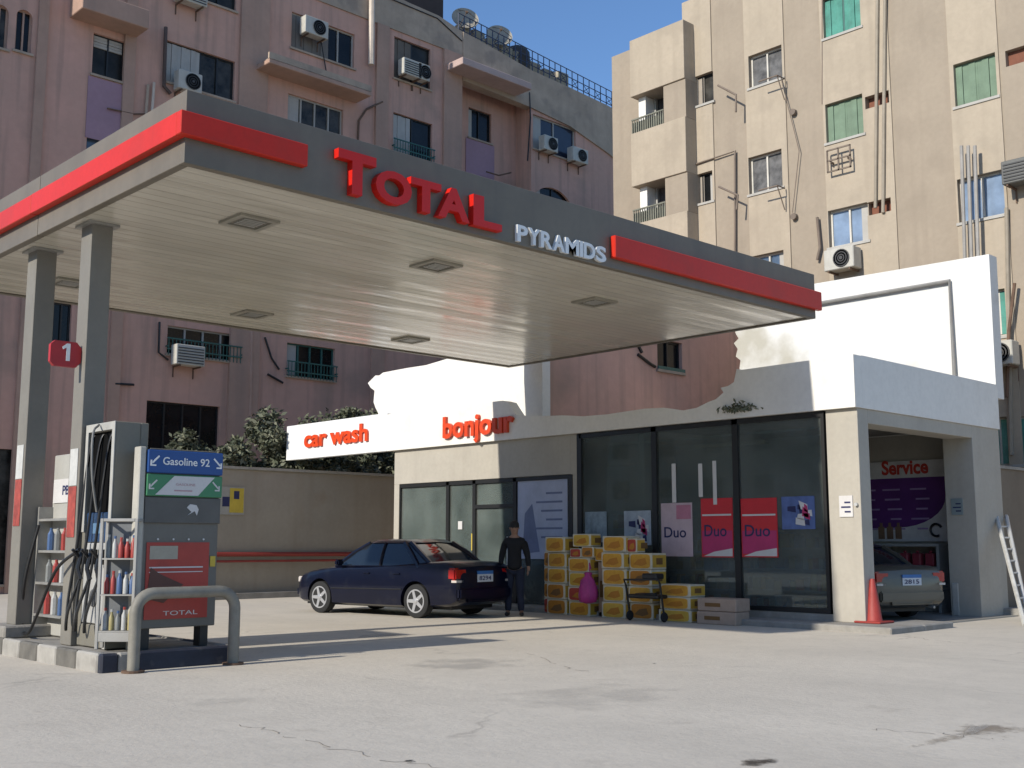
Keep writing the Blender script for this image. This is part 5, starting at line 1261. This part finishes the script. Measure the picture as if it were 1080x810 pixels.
# ------------------------------------------------------------ cartons
_boxes = {}
def carton(y0, y1, z0, h, label, m=None, x=16.05, dep=.42, group='stacked snack cartons', text=True, tilt=0):
    m = m or cartony; wdt = y1 - y0
    key = (round(wdt, 2), round(h, 2), m.name, dep, text)
    if key not in _boxes:
        o = local_empty('carton', (x, (y0 + y1) / 2, z0), label, 'carton', group)
        b = MB(); b.box(0, dep, -wdt / 2, wdt / 2, 0, h); b.build('box', cartonw if m is not cartonp else cartonp, o, bevel=.012)
        if m is not cartonp:
            b = MB(); k = .86; pts = []
            for i in range(20):
                t = 2 * math.pi * i / 20; c_, s_ = math.cos(t), math.sin(t)
                pts.append((math.copysign(abs(c_) ** .35, c_) * wdt / 2 * k, h / 2 + math.copysign(abs(s_) ** .35, s_) * h / 2 * k))
            b.prism(pts, lambda u, v: (-.001, u, v), lambda u, v: (-.005, u, v))
            pp_ = b.build('printed_panel', m, o)
            b = MB(); b.prism([(wdt * .3, h * .3), (-wdt * .05, h * .2), (-wdt * .3, h * .34), (-wdt * .22, h * .7), (wdt * .1, h * .6)], lambda u, v: (-.0055, u, v), lambda u, v: (-.007, u, v)); b.build('picture', cartono if m is not cartono else cartonb, pp_)
            b = MB(); b.box(.02, dep - .02, -wdt / 2 - .005, -wdt / 2 - .001, h * .12, h * .88); b.box(.12, .3, -wdt / 2 - .008, -wdt / 2 - .0055, h * .3, h * .7, 1); b.build('printed_end', [cartony2, cartonb], o)
        else:
            b = MB(); b.box(-.004, -.001, -wdt * .1, wdt * .3, h * .35, h * .65); b.build('print', cartonb, o)
        _boxes[key] = o
    else:
        o = copy_tree(_boxes[key]); o.location = (x, (y0 + y1) / 2, z0); o['label'] = label
    o.rotation_euler = (0, 0, R(tilt))
    return o
BXX = 16.02
def cy(p, y=620, X=BXX): return onX(p, y, X).y
def stack(p0, p1, ybase, ytop, n_, names, mats=None, x=BXX, z0=None, tilt=None, text=True):
    ya, yb = cy(p1, 620, x), cy(p0, 620, x); zb_ = onX((p0 + p1) / 2, ybase, x).z if z0 is None else z0; ztp_ = onX((p0 + p1) / 2, ytop, x).z
    h = (ztp_ - zb_) / n_
    rnd = random.Random(int(p0))
    for i in range(n_):
        carton(ya + .01, yb - .01, zb_ + i * h + (0.0), h - .006, names[i], (mats[i] if mats else None), x=x + rnd.uniform(-.05, .03), tilt=rnd.uniform(-4, 4) if tilt is None else tilt, text=text)
    return zb_, h, ya, yb
rk_ = ('bottom', 'second from the bottom', 'middle', 'second from the top', 'top')
G0 = .0
stack(576, 597, 655, 566, 5, ['orange carton, %s of the stack nearest the standing man' % t for t in rk_], [cartono, cartono, cartony, cartony, cartony], z0=G0)
stack(598, 622, 655, 588, 4, ['yellow carton at the bottom of the stack behind the pink bag', 'red carton behind the pink bag', 'bright yellow carton just above the red carton', 'orange carton with a white packet on its top'], [cartony, cartonr, cartony2, cartony], z0=G0)
stack(635, 660, 655, 565, 5, ['yellow carton, %s of the tall stack right of the pink bag' % t for t in rk_], [cartony2, cartony2, cartony, cartony, cartony], z0=G0)
stack(663, 688, 655, 583, 4, ['dark orange carton at the foot of the stack behind the black trolley', 'carton hidden in part by the black trolley handle', 'white and orange carton just above the black trolley', 'top orange carton of the stack behind the trolley'], [cartono, cartony, cartono, cartony], z0=G0, x=16.1)
stack(694, 728, 657, 616, 3, ['bottom yellow carton of the low stack of three near the glass', 'middle yellow carton of the low stack of three near the glass', 'top yellow carton of the low stack of three near the glass'], [cartony2, cartony, cartony], z0=G0)
stack(734, 775, 659, 631, 2, ['lower pinkish cardboard box under the red poster', 'upper pinkish cardboard box under the red poster'], [cartonp, cartonp], z0=G0, x=16.0)
zt2 = onX(612, 588, BXX).z
carton(cy(612), cy(600), zt2 + .0, .17, 'small white packet carton on the stack behind the pink bag', cartonr, dep=.2)
carton(cy(625), cy(612) - .01, zt2, .20, 'small dark orange carton beside the white packet', cartono, dep=.3)
carton(cy(622), cy(603), zt2 + .205, .24, 'yellow carton topmost on the packets, second stack from the man', cartony2, dep=.3)
zt3 = onX(675, 583, 16.1).z
carton(cy(672, 620, 16.1), cy(662, 620, 16.1), zt3, .26, 'small white carton topmost above the black trolley', cartonr, x=16.1, dep=.25)
carton(cy(634), cy(624), 1.03, .25, 'narrow carton between the two tall yellow stacks', cartony, x=16.12, dep=.3)
carton(cy(634), cy(624), .0, 1.02, 'tall slim carton standing between the two tall stacks', cartonp, x=16.2, dep=.3)
carton(cy(575), cy(567), .0, .30, 'narrow white carton on the ground at the left end of the stacks', cartonr, x=16.2, dep=.3)
for i, l in enumerate(('second', 'third', 'fourth')):
    carton(cy(575), cy(567), .30 + i * .3, .295, 'narrow white carton, %s from the ground at the left end of the stacks' % l, cartonw if False else cartono, x=16.2, dep=.3)
# pink bag
qb2 = onX(620, 617, 15.85)
bag = empty('plastic_bag', (15.85, qb2.y, .3), 'bright pink plastic bag hanging on the carton stack', 'bag')
b = MB(); rnd = random.Random(8); prof = [(.05, -.40), (.19, -.36), (.23, -.22), (.21, -.05), (.15, .1), (.07, .2), (.10, .26), (.03, .28)]
b.lathe(prof, Matrix.Translation((15.85, qb2.y, qb2.z)) @ Matrix.Diagonal((.7, .85, .85, 1)), 22)
for v in b.v: v.x += rnd.uniform(-.018, .018); v.y += rnd.uniform(-.018, .018)
b.build('bag_body', magenta, bag, smooth=70)
b = MB(); b.tube([(15.85, qb2.y - .05, qb2.z + .25), (15.9, qb2.y, qb2.z + .40), (15.98, qb2.y + .04, qb2.z + .3)], .012, 6); b.build('handle', magenta, bag)
# black trolley
tq = onX(680, 626, 15.75)
tr = empty('hand_trolley', (15.8, tq.y, 0), 'black folding trolley standing before the carton stacks', 'trolley')
b = MB(); y0, y1 = cy(664, 620, 15.8), cy(700, 620, 15.8)
b.tube([(15.8, y0, .1), (15.7, y0, .62), (15.65, y0, .72), (15.65, y1, .74), (15.7, y1, .66), (15.8, y1, .1)], .018, 8); b.tube([(15.85, y0 - .1, .45), (15.7, y1 + .1, .48)], .03, 8); b.build('frame', black, tr, smooth=50)
b = MB(); b.box(15.68, 15.98, y1 + .05, y0 - .05, .40, .47); b.box(15.62, 15.85, y1 + .02, y1 + .35, .74, .84); b.build('platform', black, tr, bevel=.02)
for y_ in (y0, y1): b = MB(); b.lathe([(.08, -.02), (.09, 0), (.08, .02)], Matrix.Translation((15.8, y_, .09)) @ Matrix.Rotation(R(90), 4, 'X'), 16); b.build('wheel', rubber, tr)

# ------------------------------------------------------------ posters in the windows
def poster(px0, px1, py0, py1, label, base, word=None, extra=None):
    X = XS + .018; a, e = onX(px0, py0, X), onX(px1, py1, X)
    o = empty('window_poster', (X, e.y, e.z), label, 'poster', 'posters in the shop windows')
    b = MB(); b.box(X, X + .006, e.y, a.y, e.z, a.z); sh_ = b.build('sheet', base, o); W, Hh = a.y - e.y, a.z - e.z
    if word: b = MB(); b.text(word, fnX(X - .002, a.y - W * .1, e.z + Hh * .35), w=W * .7, h=Hh * .2, ext=.003, bold=.01); b.build('lettering', navyink, sh_)
    if extra == 'red':
        b = MB(); b.box(X - .004, X - .001, e.y + .02, a.y - .02, e.z + .06, e.z + Hh * .45); b.build('magenta_field', postermag, sh_)
        b = MB(); b.prism([(e.y + .02, e.z + .02), (a.y - .05, e.z + .02), (e.y + W * .6, e.z + .1), (e.y + .02, e.z + .16)], lambda u, v: (X - .005, u, v), lambda u, v: (X - .007, u, v)); b.box(X - .007, X - .005, e.y + .03, a.y - .03, a.z - Hh * .3, a.z - Hh * .27); b.build('white_band', posterw, sh_)
    if extra == 'pale': b = MB(); b.box(X - .004, X - .001, e.y + .03, e.y + W * .5, a.z - .3, a.z - .04); b.build('pink_patch', mat('soft_pink', (.5, .2, .28), .6), sh_)
    if extra == 'half': b = MB(); b.prism([(a.y, a.z), (a.y - W * .5, a.z), (a.y - W * .45, a.z - Hh * .4), (a.y, a.z - Hh * .42)], lambda u, v: (X - .005, u, v), lambda u, v: (X - .008, u, v)); b.prism([(a.y, e.z + Hh * .55), (a.y - W * .3, e.z + Hh * .5), (a.y - W * .1, e.z), (a.y, e.z)], lambda u, v: (X - .005, u, v), lambda u, v: (X - .008, u, v)); b.build('cream_field', mat('cream_print', (.55, .52, .42), .6), sh_)
    if extra == 'pic':
        rnd = random.Random(4)
        for m_, nn in ((navyink, 5), (posterw, 4), (postermag, 3)):
            b = MB()
            for _ in range(nn):
                u = e.y + rnd.uniform(.02, .6) * W; v = e.z + rnd.uniform(.05, .6) * Hh; dd = .001 + .002 * {5: 1, 4: 2, 3: 3}[nn]
                b.prism([(u, v), (u + rnd.uniform(.1, .3) * W, v + .03), (u + rnd.uniform(.1, .3) * W, v + rnd.uniform(.15, .35) * Hh), (u + .01, v + .2 * Hh)], lambda p, q: (X - dd, p, q), lambda p, q: (X - dd - .001, p, q))
            b.build('picture', m_, sh_)
    if extra == 'lines':
        b = MB()
        for i in range(7): b.box(X - .004, X - .001, e.y + W * .1, e.y + W * (.42 + .1 * (i % 3)), e.z + Hh * (.15 + .11 * i), e.z + Hh * (.175 + .11 * i))
        b.prism([(a.y - W * .1, e.z + .1), (a.y - W * .45, e.z + .15), (a.y - W * .3, a.z - .5), (a.y - W * .15, a.z - .7)], lambda u, v: (X - .001, u, v), lambda u, v: (X - .003, u, v)); b.build('print', mat('blue_grey_print', (.16, .19, .3), .6), sh_)
    return o
poster(697, 731, 531, 587, 'pale pink poster in the window, left of the red ones', posterpale, 'Duo', 'pale')
poster(739, 774, 526, 588, 'red and magenta poster left of the thick window bar', posterred, 'Duo', 'red')
poster(781, 821, 526, 588, 'red poster with cream corner right of the thick window bar', posterred, 'Duo', 'red')
poster(824, 860, 524, 558, 'small blue and pink picture poster at the right end of the glass', posterblue, None, 'pic')
poster(546, 599, 507, 590, 'tall white and blue price list poster behind the standing man', mat('poster_bluewhite', (.42, .45, .56), .5, .1, 2), None, 'lines')
poster(617, 640, 540, 572, 'pale blue sheet behind the yellow cartons', mat('pale_blue_sheet', (.3, .38, .42), .5, .3, 4), None, None)
poster(658, 687, 539, 575, 'blue and white sheet in the window above the trolley', mat('blue_white_sheet', (.4, .46, .52), .5, .2, 4), None, 'pic')
for (p, y0, y1, l) in ((709, 489, 530, 'white hanging strip above the pale pink poster'), (737, 489, 524, 'thin white hanging strip left of the poster tag'), (752, 486, 532, 'white hanging strip above the red poster')):
    a, e = onX(p - 2, y0, XS - .02), onX(p + 3, y1, XS - .02); b = MB(); b.box(XS + .014, XS + .02, e.y, a.y, e.z, a.z)
    tag(b.build('hanging_strip', posterw, loc=(XS - .02, e.y, e.z)), l, 'strip', 'white strips on the glass')
# stickers on the door glass
for (p, y, l, m_) in ((484, 554, 'round white sticker on the left shop window', posterw), (498, 567, 'yellow and green sticker strip on the shop door edge', yellowp)):
    q = onX(p, y, XS - .02); b = MB(); b.box(XS + .014, XS + .02, q.y - .07, q.y + .07, q.z - (.09 if m_ is posterw else .28), q.z + .09)
    tag(b.build('sticker', m_, loc=tuple(q)), l, 'sticker')

# ------------------------------------------------------------ cone
q = onZ(922, 657, .1)
cn = empty('traffic_cone', (q.x, q.y, .1), 'tall faded red traffic cone by the service bay pillar', 'traffic cone')
b = MB(); b.lathe([(.15, .03), (.13, .06), (.08, .42), (.04, .68), (.03, .70)], Matrix.Translation((q.x, q.y, .1)), 20); b.build('cone_body', conered, cn, smooth=40)
b = MB(); b.box(q.x - .23, q.x + .23, q.y - .23, q.y + .23, .102, .135); b.build('base', conered, cn, bevel=.01)
q = onX(779, 434, XS - .12); rnd = random.Random(2); b = MB()
for i in range(160):
    p = Vector((q.x + rnd.gauss(0, .05), q.y + rnd.gauss(0, .17), q.z + abs(rnd.gauss(0, .06)))); a_ = Vector((rnd.gauss(0, 1), rnd.gauss(0, 1), rnd.gauss(.6, 1))).normalized(); s_ = a_.cross(Vector((1, .3, .2))).normalized()
    b.add([p - a_ * .06, p + s_ * .018, p + a_ * .06, p - s_ * .018], [(0, 1, 2, 3)])
wt = empty('weed_tuft', tuple(q), 'small dry weed tuft over the thick window bar of the shop front', 'plant'); b.build('foliage', leaves, wt, recalc=False)
b = MB()
for i in range(7): b.tube([(XS - .02, q.y + (i - 3) * .05, q.z - .03), (q.x - .02, q.y + (i - 3) * .09, q.z + .05 + .02 * (i % 3))], .006, 4)
b.build('stem', wood, wt)
# white bucket-like post by the second car
q = onZ(1004, 652, .1); b = MB(); b.box(21.0, 21.12, 9.95, 10.07, .02, .62)
tag(b.build('short_post', mat('post_white', (.5, .48, .43), .7), bevel=.01, loc=(21.06, 10, .1)), 'short white post behind the champagne sedan at the far pillar', 'post')
